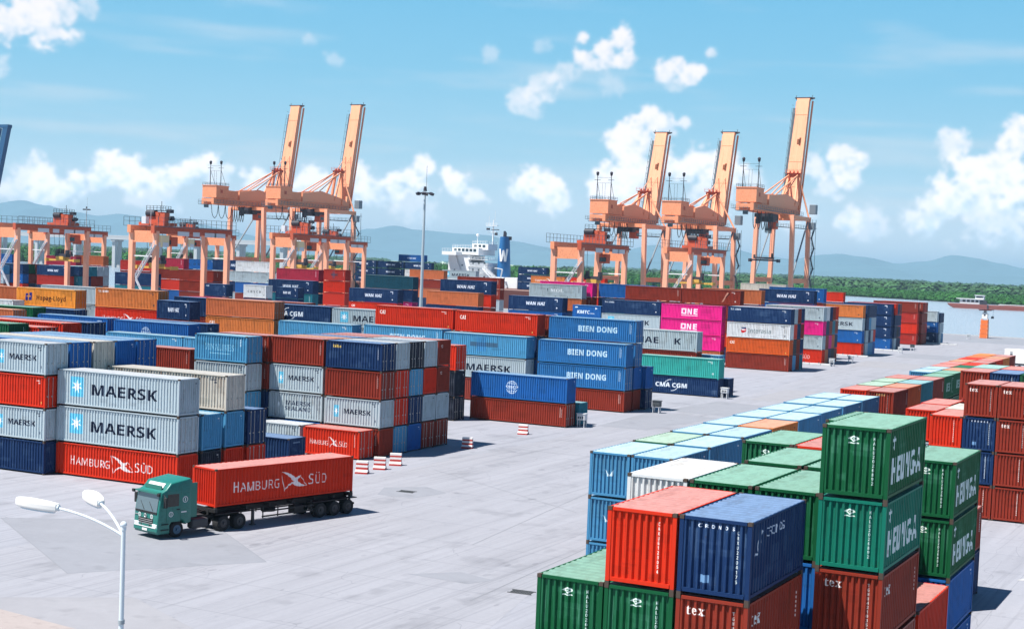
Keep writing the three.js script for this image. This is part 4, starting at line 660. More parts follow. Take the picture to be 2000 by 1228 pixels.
// quay crane: local origin on the landside rail; -z points over the water, the boom is luffed up
function quayCrane(x, o, label) {
  const t = base('quay_crane', [x, 0, -477], 0, label, 'harbour crane', 'orange quay cranes in a line'), { girder: G, gauge: D, half: w, back, hinge, boom, apex, lean } = o, gm = C.orange;
  for (const sx of [-1, 1]) for (const z of [0, -D]) {
    const l = mesh('leg', bar([sx * w, 1.6, z], [sx * (w - 0.7), G - 0.4, z], 1.25, 1.7), C.leg, t);
    mesh('bogie', [bx(5.2, 0.9, 0.9, sx * w, 0.85, z), ...[-2, -0.7, 0.7, 2].map((k) => new THREE.CylinderGeometry(0.36, 0.36, 0.5, 12).rotateX(Math.PI / 2).translate(sx * w + k, 0.37, z))], C.dark, l);
  }
  for (const z of [0, -D]) { mesh('sill_beam', bx(2 * w, 1.5, 1.1, 0, 2.4, z), gm, t); mesh('portal_beam', bx(2 * w, 1.2, 1.2, 0, G - 0.9, z), gm, t); }
  for (const sx of [-1, 1]) { mesh('tie_beam', bx(1.1, 1.5, D, sx * (w - 0.3), G * 0.42, -D / 2), gm, t); mesh('top_tie', bx(1.0, 1.3, D, sx * (w - 0.7), G - 1.0, -D / 2), C.pale, t); mesh('brace', rod([sx * (w - 0.3), G * 0.44, -1], [sx * (w - 0.6), G - 2, -D + 1.4], 0.28), C.steel, t); mesh('brace', rod([sx * (w - 0.1), 3.4, -D + 1], [sx * (w - 0.3), G * 0.42, -1.2], 0.24), C.steel, t); }
  // main girder pair with the trolley rails, from the back reach to the hinge
  for (const sx of [-1, 1]) mesh('girder', bx(1.1, 2.3, back + D + hinge, sx * 2.3, G + 0.8, back / 2 - (D + hinge) / 2), gm, t);
  mesh('girder_tie', [back - 0.5, 0, -D, -D - hinge + 0.6].map((z) => bx(5.6, 1.2, 0.9, 0, G + 1.1, z)), gm, t);
  mesh('walkway', [bx(1.1, 0.1, back + D + hinge, 3.9, G + 0.2, (back - D - hinge) / 2), bx(1.1, 0.1, back + D + hinge, -3.9, G + 0.2, (back - D - hinge) / 2), railing([[4.4, G + 0.25, back], [4.4, G + 0.25, -D - hinge]]), railing([[-4.4, G + 0.25, back], [-4.4, G + 0.25, -D - hinge]])], C.rail, t);
  const hs = mesh('machine_house', [bx(6.6, 4.4, 7.4, 0, G + 4.4, back - 4.6), bx(6.9, 0.25, 7.8, 0, G + 6.7, back - 4.6)], C.orange, t);
  mesh('house_door', bx(0.08, 1.2, 1.4, 3.33, G + 4.6, back - 4), C.red, hs); mesh('roof_rail', railing([[-3.3, G + 6.8, back - 0.9], [3.3, G + 6.8, back - 0.9], [3.3, G + 6.8, back - 8.3], [-3.3, G + 6.8, back - 8.3], [-3.3, G + 6.8, back - 0.9]], 1), C.rail, hs);
  mesh('winch_house', [bx(4.6, 3.2, 6, 0, G + 3.7, back - 12.4)], C.orange, t);
  for (const sx of [-1, 1]) {                                        // two light masts on the machine house
    const X = sx * 2.5, m = mesh('light_mast', [rod([X, G + 6.8, back - 4.4], [X, G + 15.6, back - 4.4], 0.16, 8, 0.11), rod([X, G + 6.8, back - 7.6], [X, G + 12.8, back - 4.4], 0.07, 6), bx(2.0, 0.1, 0.7, X, G + 13.4, back - 4.4)], C.dark, t);
    mesh('lamp', [new THREE.SphereGeometry(0.52, 10, 8).translate(X, G + 15.7, back - 4.4), cyl(0.3, 0.5, 0.5, 8, X, G + 14.8, back - 4.4)], C.dark, m);
  }
  mesh('mast_rail', [bar([-2.5, G + 14.2, back - 4.4], [2.5, G + 14.2, back - 4.4], 0.07), bar([-2.5, G + 12.4, back - 4.4], [2.5, G + 12.4, back - 4.4], 0.06), ...[-0.5, 0.5].map((k) => bar([k, G + 6.8, back - 4.2], [k, G + 12.4, back - 4.2], 0.06))], C.dark, t);
  { // tapered main frame that carries the boom foot
    const s = new THREE.Shape([[-(D + hinge - 1.5), G + 2], [back - 16, G + 2], [back - 16, G + 5.2], [-4, G + 6.6], [-D - 1.5, G + 4.2], [-(D + hinge - 1.5), G + 3.2]].map((p) => new THREE.Vector2(...p)));
    for (const sx of [-1, 1]) mesh('side_frame', new THREE.ExtrudeGeometry(s, { depth: 0.7, bevelEnabled: false }).rotateY(-Math.PI / 2).translate(sx * 2.3 + 0.35, 0, 0), C.pale, t);
  }
  const zA = -D - 0.6, A = apex;                                      // tower over the waterside legs, with its stays
  for (const sx of [-1, 1]) {
    mesh('tower_post', [bar([sx * 2.6, G + 2, zA + 1.2], [sx * 1.5, A, zA - 0.3], 0.75, 0.95), bar([sx * 2.6, G + 3.4, zA + 6.5], [sx * 1.5, A - 0.6, zA + 0.6], 0.55)], gm, t);
    mesh('back_stay', rod([sx * 1.5, A, zA], [sx * 2.3, G + 3.4, back - 16.5], 0.24), C.pale, t); mesh('side_stay', rod([sx * 1.6, A - 0.4, zA], [sx * (w - 0.7), G - 0.2, -D], 0.3), C.pale, t); mesh('back_stay', rod([sx * 1.4, A, zA], [sx * 2.3, G + 6.6, -3], 0.2), C.pale, t);
  }
  mesh('tower_head', [bx(4.6, 1.0, 1.6, 0, A, zA), ...[-1.3, 0, 1.3].map((k) => new THREE.CylinderGeometry(0.6, 0.6, 0.25, 14).rotateZ(Math.PI / 2).translate(k, A + 0.8, zA)), bx(5.4, 0.1, 2.4, 0, A + 0.5, zA), railing([[-2.7, A + 0.55, zA + 1.2], [2.7, A + 0.55, zA + 1.2]], 1.1, 1.4)], C.red, t);
  { // raised boom: a box girder that narrows a little to its tip
    const bz = -D - hinge, P = (u, h = 0) => [0, G + 1 + u * Math.cos(lean) + h * Math.sin(lean), bz - u * Math.sin(lean) + h * Math.cos(lean)];
    const rot = (g) => g.rotateX(-lean).translate(0, G + 1, bz), b = mesh('boom', rot(mergeGeometries([taperBox(5.0, 2.6, 4.2, 1.7, boom).translate(0, 0, 0.6), bx(4.4, 0.5, 1.9, 0, boom + 0.2, 0.5)].map(plain))), C.pale, t);
    mesh('boom_rail', rot(mergeGeometries([bx(0.5, boom, 0.5, 2.75, boom / 2, -0.8), bx(0.5, boom, 0.5, -2.75, boom / 2, -0.8)].map(plain))), C.orange, b);
    mesh('boom_walkway', rot(mergeGeometries([bx(0.9, boom * 0.86, 0.1, -3.1, boom * 0.5, 0.4), ...Array.from({ length: 14 }, (_, i) => bx(0.1, 0.1, 1.2, -3.5, 3 + (boom - 5) * i / 13, 1)), bx(0.09, boom * 0.84, 0.09, -3.5, boom * 0.5, 1.6)].map(plain))), C.rail, b);
    mesh('boom_plate', rot(mergeGeometries([bx(1.1, 1.7, 0.5, 0.3, boom * 0.62, 1.55), bx(0.5, 2.6, 0.4, 0.7, boom * 0.62, 1.6)].map(plain))), C.rust, b);
    mesh('boom_seam', rot(mergeGeometries([0.22, 0.44, 0.86].map((k) => bx(mixN(5, 4.2, k) * 0.94, 0.14, 0.1, 0, boom * k, 0.6 + mixN(1.3, 0.85, k) + 0.02)).map(plain))), C.orange, b);
    mesh('tip_platform', rot(mergeGeometries([bx(6, 0.14, 2, 0, boom + 0.55, 0.6), bx(0.14, 1.2, 0.14, 2.8, boom + 1.1, 0.6), bx(0.14, 1.2, 0.14, -2.8, boom + 1.1, 0.6), bx(1.1, 0.4, 0.5, 3.2, boom + 0.6, 0.6)].map(plain))), C.dark, b);
    mesh('boom_stay', [rod([1.4, A, zA], P(boom * 0.5, 1.6).map((v, i) => i ? v : 1.2), 0.13, 6), rod([-1.4, A, zA], P(boom * 0.5, 1.6).map((v, i) => i ? v : -1.2), 0.13, 6)], C.pale, t);
  }
  // trolley, cab and spreader under the girder, power cable loops behind it
  const tz = o.trolley, tr = mesh('trolley', [bx(5.4, 1.2, 8.5, 0, G - 1.1, tz), bx(4.4, 1.6, 4.4, 0, G - 2.3, tz + 1.6), bx(2.4, 1.8, 4, 1.4, G - 1.9, tz - 2.6), bx(1.2, 1.6, 1.2, -2, G - 3, tz + 2.6), bx(0.8, 1.4, 3, 2.6, G - 2.4, tz + 1)], C.dark, t);
  mesh('operator_cab', [rbx(2.6, 2.8, 3.0, 0.2, 1.6, G - 3.9, tz - 2.4)], C.red, t); mesh('cab_window', [bx(2.2, 1.1, 0.06, 1.6, G - 3.9, tz - 3.93), bx(0.06, 1.1, 2.2, 2.93, G - 3.9, tz - 2.4)], C.glass, t);
  if (o.spreader) { const sy = o.spreader, sp = mesh('spreader', [bx(9.6, 0.5, 0.7, 0, sy, tz), bx(0.6, 1.0, 2.4, -4.7, sy - 0.1, tz), bx(0.6, 1.0, 2.4, 4.7, sy - 0.1, tz), bx(6, 0.6, 2, 0, sy + 0.7, tz), bx(0.5, 1.7, 0.5, 2.6, sy + 1.4, tz), bx(0.5, 1.3, 0.5, -3.4, sy + 1.1, tz)], C.dark, t); mesh('hoist_rope', [-2.2, -1.6, 1.6, 2.2].map((k) => rod([k, sy + 1, tz], [k, G - 1.5, tz], 0.05, 5)), C.cable, sp); }
  { const n = 8, z0 = back + 2, z1 = tz + 3, loops = [], droop = o.droop ?? 5; for (let i = 0; i < n; i++) { const wide = i < 3 ? 4.2 : 1.5; let a = z0; for (let k = 0; k < i; k++) a -= k < 3 ? 4.2 : 1.5; const b = a - wide; if (b < z1 - 3) break; const d = droop * (i < 3 ? 1 : 1.15); loops.push(new THREE.TubeGeometry(new THREE.CatmullRomCurve3([new THREE.Vector3(3.4, G - 0.4, a), new THREE.Vector3(3.4, G - 0.4 - d * 0.75, mixN(a, b, 0.18)), new THREE.Vector3(3.4, G - 0.4 - d, mixN(a, b, 0.5)), new THREE.Vector3(3.4, G - 0.4 - d * 0.75, mixN(a, b, 0.82)), new THREE.Vector3(3.4, G - 0.4, b)]), 14, 0.12, 6)); } mesh('power_cable', loops, C.cable, t); }
  mesh('back_platform', [bx(4, 0.15, 3, 0, G - 0.6, back + 1.6), railing([[-2, G - 0.5, back + 3], [2, G - 0.5, back + 3]], 1.1, 1.3), bx(1.4, 1.1, 1.1, 1, G - 1.2, back + 2)], C.rail, t);
  { // stair tower zig-zagging up the waterside leg
    const g = [], X = w + 1.1; let y = 3, s = 1; while (y < G - 4) { g.push(bar([X, y, -D + 1.6 * s], [X, y + 3.3, -D - 1.6 * s], 0.5, 0.16), bx(1.1, 0.12, 1.1, X, y + 3.3, -D - 1.9 * s)); y += 3.4; s = -s; }
    g.push(bar([X + 0.5, 2, -D + 2.2], [X + 0.2, G - 1, -D + 2.0], 0.12), bar([X + 0.5, 2, -D - 2.4], [X + 0.2, G - 1, -D - 2.2], 0.12)); mesh('stair', g, C.rail, t);
    mesh('electric_cabin', [rbx(2.2, 3.2, 2.4, 0.1, w + 0.4, G + 2.4, -D - 1.5), rbx(1.9, 2.4, 2, 0.1, w + 0.6, G - 3.2, -D)], C.steel, t);
    mesh('cable_reel', [new THREE.CylinderGeometry(1.9, 1.9, 0.5, 24).rotateX(Math.PI / 2).translate(w + 0.2, 5.6, -D - 1.3), new THREE.TorusGeometry(1.9, 0.16, 6, 28).translate(w + 0.2, 5.6, -D - 1.0)], C.dark, t);
  }
  mesh('boarding_platform', [bar([w - 0.6, G - 4.2, -D], [0, G - 4.2, tz - 6], 0.35, 0.2), bar([0, G - 4.2, tz - 6], [0, G - 1.8, tz - 4.5], 0.3), railing([[w - 0.6, G - 4.1, -D], [0.5, G - 4.1, tz - 6]], 1.0, 1.6)], C.rail, t);
  return t;
}
const small = { girder: 33.2, gauge: 18.5, half: 9.1, back: 21, hinge: 6.5, boom: 33.2, apex: 44.6, lean: 0.27, trolley: -5, droop: 4.6 }, tall = { girder: 35.6, gauge: 18.5, half: 8.7, back: 24.5, hinge: 4.5, boom: 41.5, apex: 50.6, lean: 0.2, trolley: -2, droop: 5.2 }, big = { girder: 37.4, gauge: 18.5, half: 6.7, back: 31.5, hinge: -1, boom: 39.8, apex: 51.4, lean: 0.235, trolley: 9, droop: 5.6, spreader: 22 };
quayCrane(-361.4, tall, 'orange quay crane with raised boom, farthest from the green river bank');
quayCrane(-331.9, tall, 'orange quay crane with raised boom, second along, beside the ship');
quayCrane(-202.1, small, 'orange quay crane with short raised boom, nearest past the white ship');
quayCrane(-176.5, small, 'orange quay crane with short raised boom between two others');
quayCrane(-148.0, big, 'tallest orange quay crane, spreader hanging, closest to the green bank');

// yard gantry crane on tyres: origin under the front legs, spans towards -z
function yardCrane(x, z, span, top, label, tz, cabin) {
  const t = base('yard_gantry_crane', [x, 0, z], 0, label, 'gantry crane', 'orange yard gantry cranes'), w = 3.4, lm = C.leg;
  for (const zz of [0, -span]) {
    for (const sx of [-1, 1]) { const l = mesh('leg', bar([sx * w, 1.7, zz], [sx * w, top, zz], 1.15, 1.05), lm, t); mesh('tyre', [-1.2, 1.2].map((k) => new THREE.CylinderGeometry(0.75, 0.75, 0.6, 18).rotateX(Math.PI / 2).translate(sx * w + k, 0.75, zz)), C.dark, l); }
    mesh('sill_beam', bx(2 * w + 3, 1.0, 0.9, 0, 1.9, zz), lm, t); mesh('end_beam', bx(2 * w, 2.6, 0.9, 0, top - 1.3, zz), C.orange, t); mesh('tie_bar', bx(2 * w, 0.24, 0.24, 0, top * 0.74, zz), C.white, t);
  }
  for (const sx of [-1, 1]) mesh('girder', bx(1.0, 1.7, span + 2.4, sx * w, top + 0.35, -span / 2), sx > 0 ? C.red : C.orange, t);
  for (const sx of [-1, 1]) { mesh('walkway', [bx(1.0, 0.1, span + 2.4, sx * (w + 1.1), top + 1.0, -span / 2), railing([[sx * (w + 1.55), top + 1.05, 1.2], [sx * (w + 1.55), top + 1.05, -span - 1.2]], 2.0, 1.9)], C.rail, t); }
  [0.34, 0.52, 0.72, 0.86].forEach((k, i) => mesh('sign_panel', bx(0.08, 1.0, i === 1 ? 2.3 : 4, w + 0.58, top - 0.35, -span * k), C.sign, t));
  const T = mesh('trolley', [bx(2 * w + 0.6, 0.7, 4.4, 0, top + 1.6, tz), bx(3.6, 1.6, 2.6, -0.6, top + 2.7, tz), bx(1.6, 2.2, 1.4, 2.2, top + 3.0, tz + 0.6), bx(2.0, 0.9, 3.4, 0.6, top + 3.9, tz - 0.4), bx(0.9, 1.6, 0.9, -2.6, top + 2.8, tz - 1.2)], C.red, t);
  mesh('winch', [new THREE.CylinderGeometry(0.8, 0.8, 2.4, 14).rotateZ(Math.PI / 2).translate(-1, top + 4.0, tz + 1), new THREE.CylinderGeometry(0.55, 0.55, 2.8, 14).rotateZ(Math.PI / 2).translate(1.4, top + 3.0, tz - 1.9), bx(1.2, 0.8, 1.2, 2.6, top + 4.6, tz - 1), bx(0.1, 2.8, 0.1, 1, top + 5.4, tz), bx(3, 0.12, 3, 0, top + 4.7, tz - 0.2), railing([[-2, top + 4.7, tz + 1.6], [2, top + 4.7, tz + 1.6], [2, top + 4.7, tz - 2]], 1, 1)], C.dark, T);
  if (cabin) { const k = mesh('machinery_cabin', [rbx(3.6, 2.6, 2.6, 0.1, w - 0.4, top - 2.2, -1.6)], C.cream, t); mesh('cabin_window', [bx(0.08, 1.0, 1.9, w + 1.42, top - 3.0, -1.6), bx(2.9, 1.0, 0.08, w - 0.4, top - 3.0, -0.28)], C.sign, k); mesh('vent_mast', [bx(1.2, 1.6, 1.2, -0.6, top + 2.4, -1), rod([0.6, top + 1, -1.4], [0.6, top + 5, -1.4], 0.06, 5)], C.sign, t); }
  mesh('operator_cab', [rbx(2.0, 2.2, 2.2, 0.15, w - 2.2, top - 2.2, tz - 3.4)], C.red, t); mesh('cab_window', [bx(1.7, 1.0, 0.07, w - 2.2, top - 2.4, tz - 2.28)], C.glass, t);
  const sy = top - 8.2, sp = mesh('spreader', [bx(10.4, 0.45, 0.6, 0, sy, tz), bx(0.5, 0.8, 2.4, -5, sy, tz), bx(0.5, 0.8, 2.4, 5, sy, tz), bx(2.6, 0.9, 2.4, 0, sy + 0.6, tz)], C.yellow, t);
  mesh('headblock', [bx(4, 0.9, 1.8, 0, sy + 1.3, tz), bx(0.8, 1.8, 0.8, -1.6, sy + 2.1, tz), bx(0.8, 1.6, 0.8, 1.7, sy + 2, tz)], C.dark, sp); mesh('hoist_rope', [[-2, -1.2], [2, -1.2], [-2, 1.2], [2, 1.2]].map(([a, b]) => rod([a, sy + 1.5, tz + b * 0.5], [a * 1.2, top + 1.3, tz + b], 0.05, 5)), C.cable, sp);
  mesh('stair', [bar([w + 0.9, 2.2, 0.8], [-w * 0.4, top * 0.5, 0.8], 0.12, 0.7), bar([-w * 0.4, top * 0.5, 0.8], [w + 0.6, top * 0.86, 0.8], 0.12, 0.7), railing([[w + 0.9, 2.2, 1.2], [-w * 0.4, top * 0.5, 1.2]], 1, 1.8), railing([[-w * 0.4, top * 0.5, 1.2], [w + 0.6, top * 0.86, 1.2]], 1, 1.8)], C.sign, t);
  return t;
}
yardCrane(-226.8, -262, 25.5, 21.8, 'orange yard gantry crane with amber machine cabin, nearest of all', -4.5, true);
yardCrane(-144.4, -310, 25.5, 22, 'yard gantry crane before the shorter quay cranes, side frame facing', -15, false);
yardCrane(-141.0, -372, 25.5, 22.6, 'yard gantry crane under the middle short quay crane', -14, false);
yardCrane(-238.4, -331, 25.5, 22.2, 'yard gantry crane with amber cabin in front of tall quay cranes', -8, true);
yardCrane(-296.9, -290, 25.5, 21.8, 'yard gantry crane whose girder leaves the picture edge', -20, false);
yardCrane(-330.0, -398, 25.5, 22.2, 'yard gantry crane by the far second light mast', -5, true);
yardCrane(-280.0, -405, 25.5, 21.6, 'far yard gantry crane seen through the nearest one', -10, false);
yardCrane(-347.0, -352, 25.5, 21.4, 'yard gantry crane with yellow spreader among the far stacks', -12, false);
// blue crane cut by the picture's edge
{
  const t = base('harbour_crane', [-438, 0, -420], 0, 'dark blue crane jib rising at the very edge of the picture', 'harbour crane'), m = std([0.02, 0.09, 0.2], 0.5);
  mesh('jib', [bar([-1.8, 26, 0], [6.6, 61.2, 0], 2.4, 2), bar([-4.4, 28, 0], [3.4, 60.6, 0], 0.6)], m, t); mesh('jib_head', bx(5.6, 1.2, 2.2, 5.2, 61.4, 0), m, t); mesh('tower', [taperBox(5, 5, 3.2, 3.2, 30).translate(-3.4, 0, 0)], m, t); mesh('cab', rbx(5, 4, 5, 0.3, -6, 31, 0), m, t);
}
// ================================================================ ship, barge, bridge, masts
{
  const t = base('container_ship', [-300, -2, -530], 0, 'white feeder ship with blue funnel moored behind the yard', 'ship'), white = std([0.72, 0.74, 0.76], 0.5, { map: craneMap }), W2 = std([0.76, 0.78, 0.8], 0.5), blue = std([0.012, 0.12, 0.32], 0.5);
  { const s = new THREE.Shape(); s.moveTo(-62, -1); s.lineTo(44, -1); s.quadraticCurveTo(51, 3, 52, 9); s.lineTo(-72, 9.5); s.quadraticCurveTo(-68, 4, -62, -1); mesh('hull', new THREE.ExtrudeGeometry(s, { depth: 17, bevelEnabled: true, bevelSize: 0.8, bevelThickness: 1.6, bevelSegments: 3 }).translate(0, 0, -8.5), std([0.1, 0.03, 0.025], 0.5), t); }

  // accommodation block: local x 4..28, deck by deck
  mesh('deck_house', [bx(9, 13, 13, 8.8, 15.5, 0), bx(8.5, 10.5, 12.4, 17.2, 14, 0), bx(14, 5, 12, 27.6, 11.4, 0)], W2, t);
  for (let i = 0; i < 4; i++) mesh('deck', [bx(9.4, 0.22, 14.6, 17.4, 12.4 + 2.7 * i, 0.2), railing([[13, 12.5 + 2.7 * i, 7.3], [22, 12.5 + 2.7 * i, 7.3], [22, 12.5 + 2.7 * i, -7]], 1.0, 1.5)], W2, t);
  { const s = new THREE.Shape([[4.2, 9], [8.4, 9], [12.6, 9], [7.2, 22], [4.2, 22]].map((p) => new THREE.Vector2(...p))); mesh('side_screen', new THREE.ExtrudeGeometry(s, { depth: 0.5, bevelEnabled: false }).translate(0, 0, 7.0), white, t); }
  const br = mesh('bridge', [bx(12, 2.8, 14, 11.5, 23.6, 0), bx(6.5, 1.4, 20, 6.6, 22.6, 1.5), bx(7.2, 2.4, 8, 16.5, 25.6, 0)], W2, t);
  for (let i = 0; i < 6; i++) mesh('bridge_window', bx(1.2, 1.0, 0.1, 7 + 1.75 * i, 24.1, 7.04), C.glass, br); for (let i = 0; i < 3; i++) mesh('bridge_window', bx(1.2, 0.9, 0.1, 14.4 + 1.9 * i, 25.9, 4.04), C.glass, br);
  mesh('bridge_rail', [railing([[3.4, 23.4, 11.4], [9.8, 23.4, 11.4]], 1.1, 1.2), railing([[5.6, 25, 7], [17.4, 25, 7]], 1.1, 1.2), railing([[13, 26.9, 4], [20, 26.9, 4], [20, 26.9, -4]], 1.0, 1.2)], W2, br);
  for (let j = 0; j < 4; j++) for (let i = 0; i < 3; i++) mesh('cabin_window', bx(0.7, 0.8, 0.1, 14.8 + 2.6 * i, 10.9 + 2.7 * j, 6.24), C.glass, t);
  for (const [x, y] of [[9.4, 13], [10.6, 18], [7.2, 16]]) mesh('porthole', new THREE.CylinderGeometry(0.35, 0.35, 0.1, 10).rotateX(Math.PI / 2).translate(x, y, 7.55), C.glass, t);
  const ms = mesh('mast', [rod([20, 26, 0], [20, 36.5, 0], 0.35, 8, 0.2), bx(5, 0.25, 1.2, 19.4, 34.2, 0), bx(4, 0.2, 1, 19.6, 31.6, 0), railing([[17, 34.3, 0.6], [22, 34.3, 0.6]], 0.9, 1), rod([18, 34.2, 0], [18, 38, 0], 0.06, 5), rod([20.6, 36, 0], [20.6, 40, 0], 0.06, 5), rod([13, 25, 0], [13, 30, 0], 0.12, 6), new THREE.SphereGeometry(0.6, 10, 8).translate(13, 30.2, 0)], W2, t);
  mesh('radar', [bx(3.4, 0.3, 0.3, 21.2, 32.6, 0.6), bx(1.2, 0.8, 0.8, 18, 32.8, 0.6), bx(1.0, 1.0, 0.7, 21.6, 30.9, 0.5)], C.dark, ms);
  const fn = mesh('funnel', [(() => { const g = new THREE.CylinderGeometry(1.7, 2.7, 19, 20).scale(1, 1, 1.5).translate(25.4, 20.4, 0); return g; })()], blue, t);
  mesh('exhaust', [cyl(0.6, 0.5, 2.6, 10, 25, 29.6, -0.4), cyl(0.4, 0.4, 2, 10, 26.2, 29.6, 1), bx(2, 1.4, 2, 26.4, 29.4, -1.0)], C.dark, fn);
  { // the white letter on the funnel, a raised plate bent round it
    const s = new THREE.Shape([[-2, 2], [-1.2, 2], [-0.75, -0.4], [-0.3, 1.6], [0.3, 1.6], [0.75, -0.4], [1.2, 2], [2, 2], [1.15, -2], [0.4, -2], [0, -0.1], [-0.4, -2], [-1.15, -2]].map((p) => new THREE.Vector2(...p))), g = new THREE.ExtrudeGeometry(s, { depth: 0.12, bevelEnabled: false, curveSegments: 2 }), p = g.attributes.position;
    for (let i = 0; i < p.count; i++) { const y = 22.6 + p.getY(i) * 1.25, R = mixN(2.7, 1.7, (y - 10.9) / 19) + p.getZ(i) + 0.05, a = Math.PI / 2 - p.getX(i) / 2.3 - 0.48; p.setXYZ(i, 25.4 + Math.cos(a) * R, y, Math.sin(a) * R * 1.5); } g.computeVertexNormals(); mesh('letter', g, std([0.82, 0.84, 0.86], 0.5), fn);
  }
  mesh('stair', [bar([20, 17.6, 7.6], [31, 9.8, 7.6], 0.9, 0.3), railing([[20, 17.6, 8], [31, 9.8, 8]], 1.1, 1.4), bar([26, 12, 8.2], [20, 17, 8.2], 0.4, 0.2)], W2, t);
  mesh('davit', [rod([27, 9, 7], [28.4, 17, 7], 0.3), rod([28.4, 17, 7], [26, 17.4, 9], 0.22), bx(6, 3.4, 2, 27, 10.8, 7)], W2, t);
  mesh('ventilator', [rod([36.2, 9, 5], [36.2, 14.6, 5], 0.7, 10), new THREE.SphereGeometry(1.1, 10, 8).translate(36.2, 15, 5.4)], white, t);
  mesh('cell_guide', [38, 45.2, 51.6].map((x) => [9, 12, 15.1].map((y, j) => bar([x, y, 8.6], [x, y + 3, 8.6], 0.3)).concat([bx(0.3, 6, 0.3, x, 12, 8)])).flat(), std([0.3, 0.42, 0.48], 0.6), t);
}
function deckBox(spec, x, y, z, label) { container(spec, 40, x, y, z, 0, 1, 0, label, 'containers aboard the ship'); }
{ // boxes stacked aft and forward of the ship's house
  let n = 0; const spot = ['lowest', 'middle', 'upper', 'top'];
  for (const [x, z, k] of [[-257.2, -521.6, 3], [-243.8, -521.6, 2]]) for (let i = 0; i < k; i++) deckBox('nv:W^', x, 7.6 + 2.93 * i, z, `navy white-lettered container in cell guides aft of the funnel, ${spot[i]} tier, ${n++ < 3 ? 'near' : 'far'} bay`);
  for (const [x, z, k] of [[-308.4, -521.4, 3], [-321.4, -521.4, 3], [-334.4, -521.4, 3]]) for (let i = 0; i < k; i++) deckBox(i === 1 && x > -310 ? 'wt^' : 'nv:W^', x, 7.6 + 2.93 * i, z, `${i === 1 && x > -310 ? 'white' : 'navy'} container on the ship deck ahead of its house, ${spot[i]} tier, ${ORD[Math.round((-308.4 - x) / 13)]} bay`);
  deckBox('bl:W^', -313.8, 16.4, -525, 'single blue container highest above the ship deck ahead of its house');
}
{ // loaded river barge near the far bank
  const t = base('river_barge', [-160, -2, -1117], 0.03, 'long low red river barge with small wheelhouse near the far bank', 'barge'), red = std([0.22, 0.06, 0.05], 0.6, { map: craneMap }), pale = std([0.4, 0.24, 0.2], 0.7), W2 = std([0.66, 0.68, 0.7], 0.5);
  const s = new THREE.Shape(); s.moveTo(-44, -0.6); s.lineTo(56, -0.6); s.lineTo(60, 2.3); s.lineTo(-52, 3.0); s.quadraticCurveTo(-51, 1, -44, -0.6); mesh('hull', new THREE.ExtrudeGeometry(s, { depth: 12, bevelEnabled: true, bevelSize: 0.3, bevelThickness: 0.5, bevelSegments: 2 }).translate(0, 0, -6), red, t);
  mesh('hatch_coaming', [bx(66, 1.2, 9, 20, 2.9, 0)], pale, t); for (const x of [-6, 22, 46]) mesh('hatch_cover', bx(22, 0.3, 9.4, x, 3.7, 0), W2, t); for (const x of [-24, 4, 34]) mesh('fender', bx(1, 2.6, 0.6, x, 1.8, 6.6), C.dark, t);
  const w = mesh('wheelhouse', [bx(16, 3.2, 8, -36, 5.0, 0), bx(19, 0.4, 10, -37, 6.9, 0), bx(6, 2.6, 6, -30.5, 8.3, 0), bx(7.4, 0.3, 7.4, -30.5, 9.7, 0)], W2, t); for (const x of [-41, -38, -35, -32]) mesh('window', bx(1.9, 1.5, 0.1, x, 5.4, 4.05), C.dark, w); mesh('window', bx(4.6, 1.2, 0.1, -30.5, 8.5, 3.05), C.dark, w); mesh('door', bx(5, 3, 0.3, -27.6, 4.6, 4.2), C.dark, w);
  mesh('mast', rod([-29, 9.7, 0], [-29, 14, 0], 0.12, 6), C.dark, t); mesh('bow_post', [bx(3, 2, 7, 56, 4, 0)], red, t);
}
{ // small floats on the river
  const m = std([0.05, 0.05, 0.06], 0.7); for (const [x, z, l] of [[-119, -560, 'small dark mooring buoy by the quay corner'], [-72, -528, 'dark flat pontoon floating beside the quay']]) { const t = base('mooring_buoy', [x, -2, z], 0, l, 'buoy'); mesh('float', new THREE.CylinderGeometry(0.9, 1.0, 1.1, 14).translate(0, 0.4, 0), m, t); mesh('ring', new THREE.TorusGeometry(0.3, 0.07, 6, 14).translate(0, 1.2, 0), m, t); }
}
{ // road bridge on tall piers beyond the yard
  const t = base('road_bridge', [-1310, -2.6, -1040], 0.06, 'pale concrete road bridge on tall piers seen beneath the gantries', 'bridge'), cm = std([0.42, 0.44, 0.46], 0.85);
  mesh('deck', [bx(1130, 2.6, 14, 0, 27.5, 0), bx(1130, 1.1, 0.4, 0, 29.4, 6.9), bx(1130, 1.1, 0.4, 0, 29.4, -6.9)], cm, t);
  for (let i = -12; i <= 12; i++) { mesh('pier', [bx(3.4, 26, 2.6, i * 45, 13, 3.6), bx(3.4, 26, 2.6, i * 45, 13, -3.6), bx(4.4, 2, 13, i * 45, 25.4, 0)], cm, t); }
}
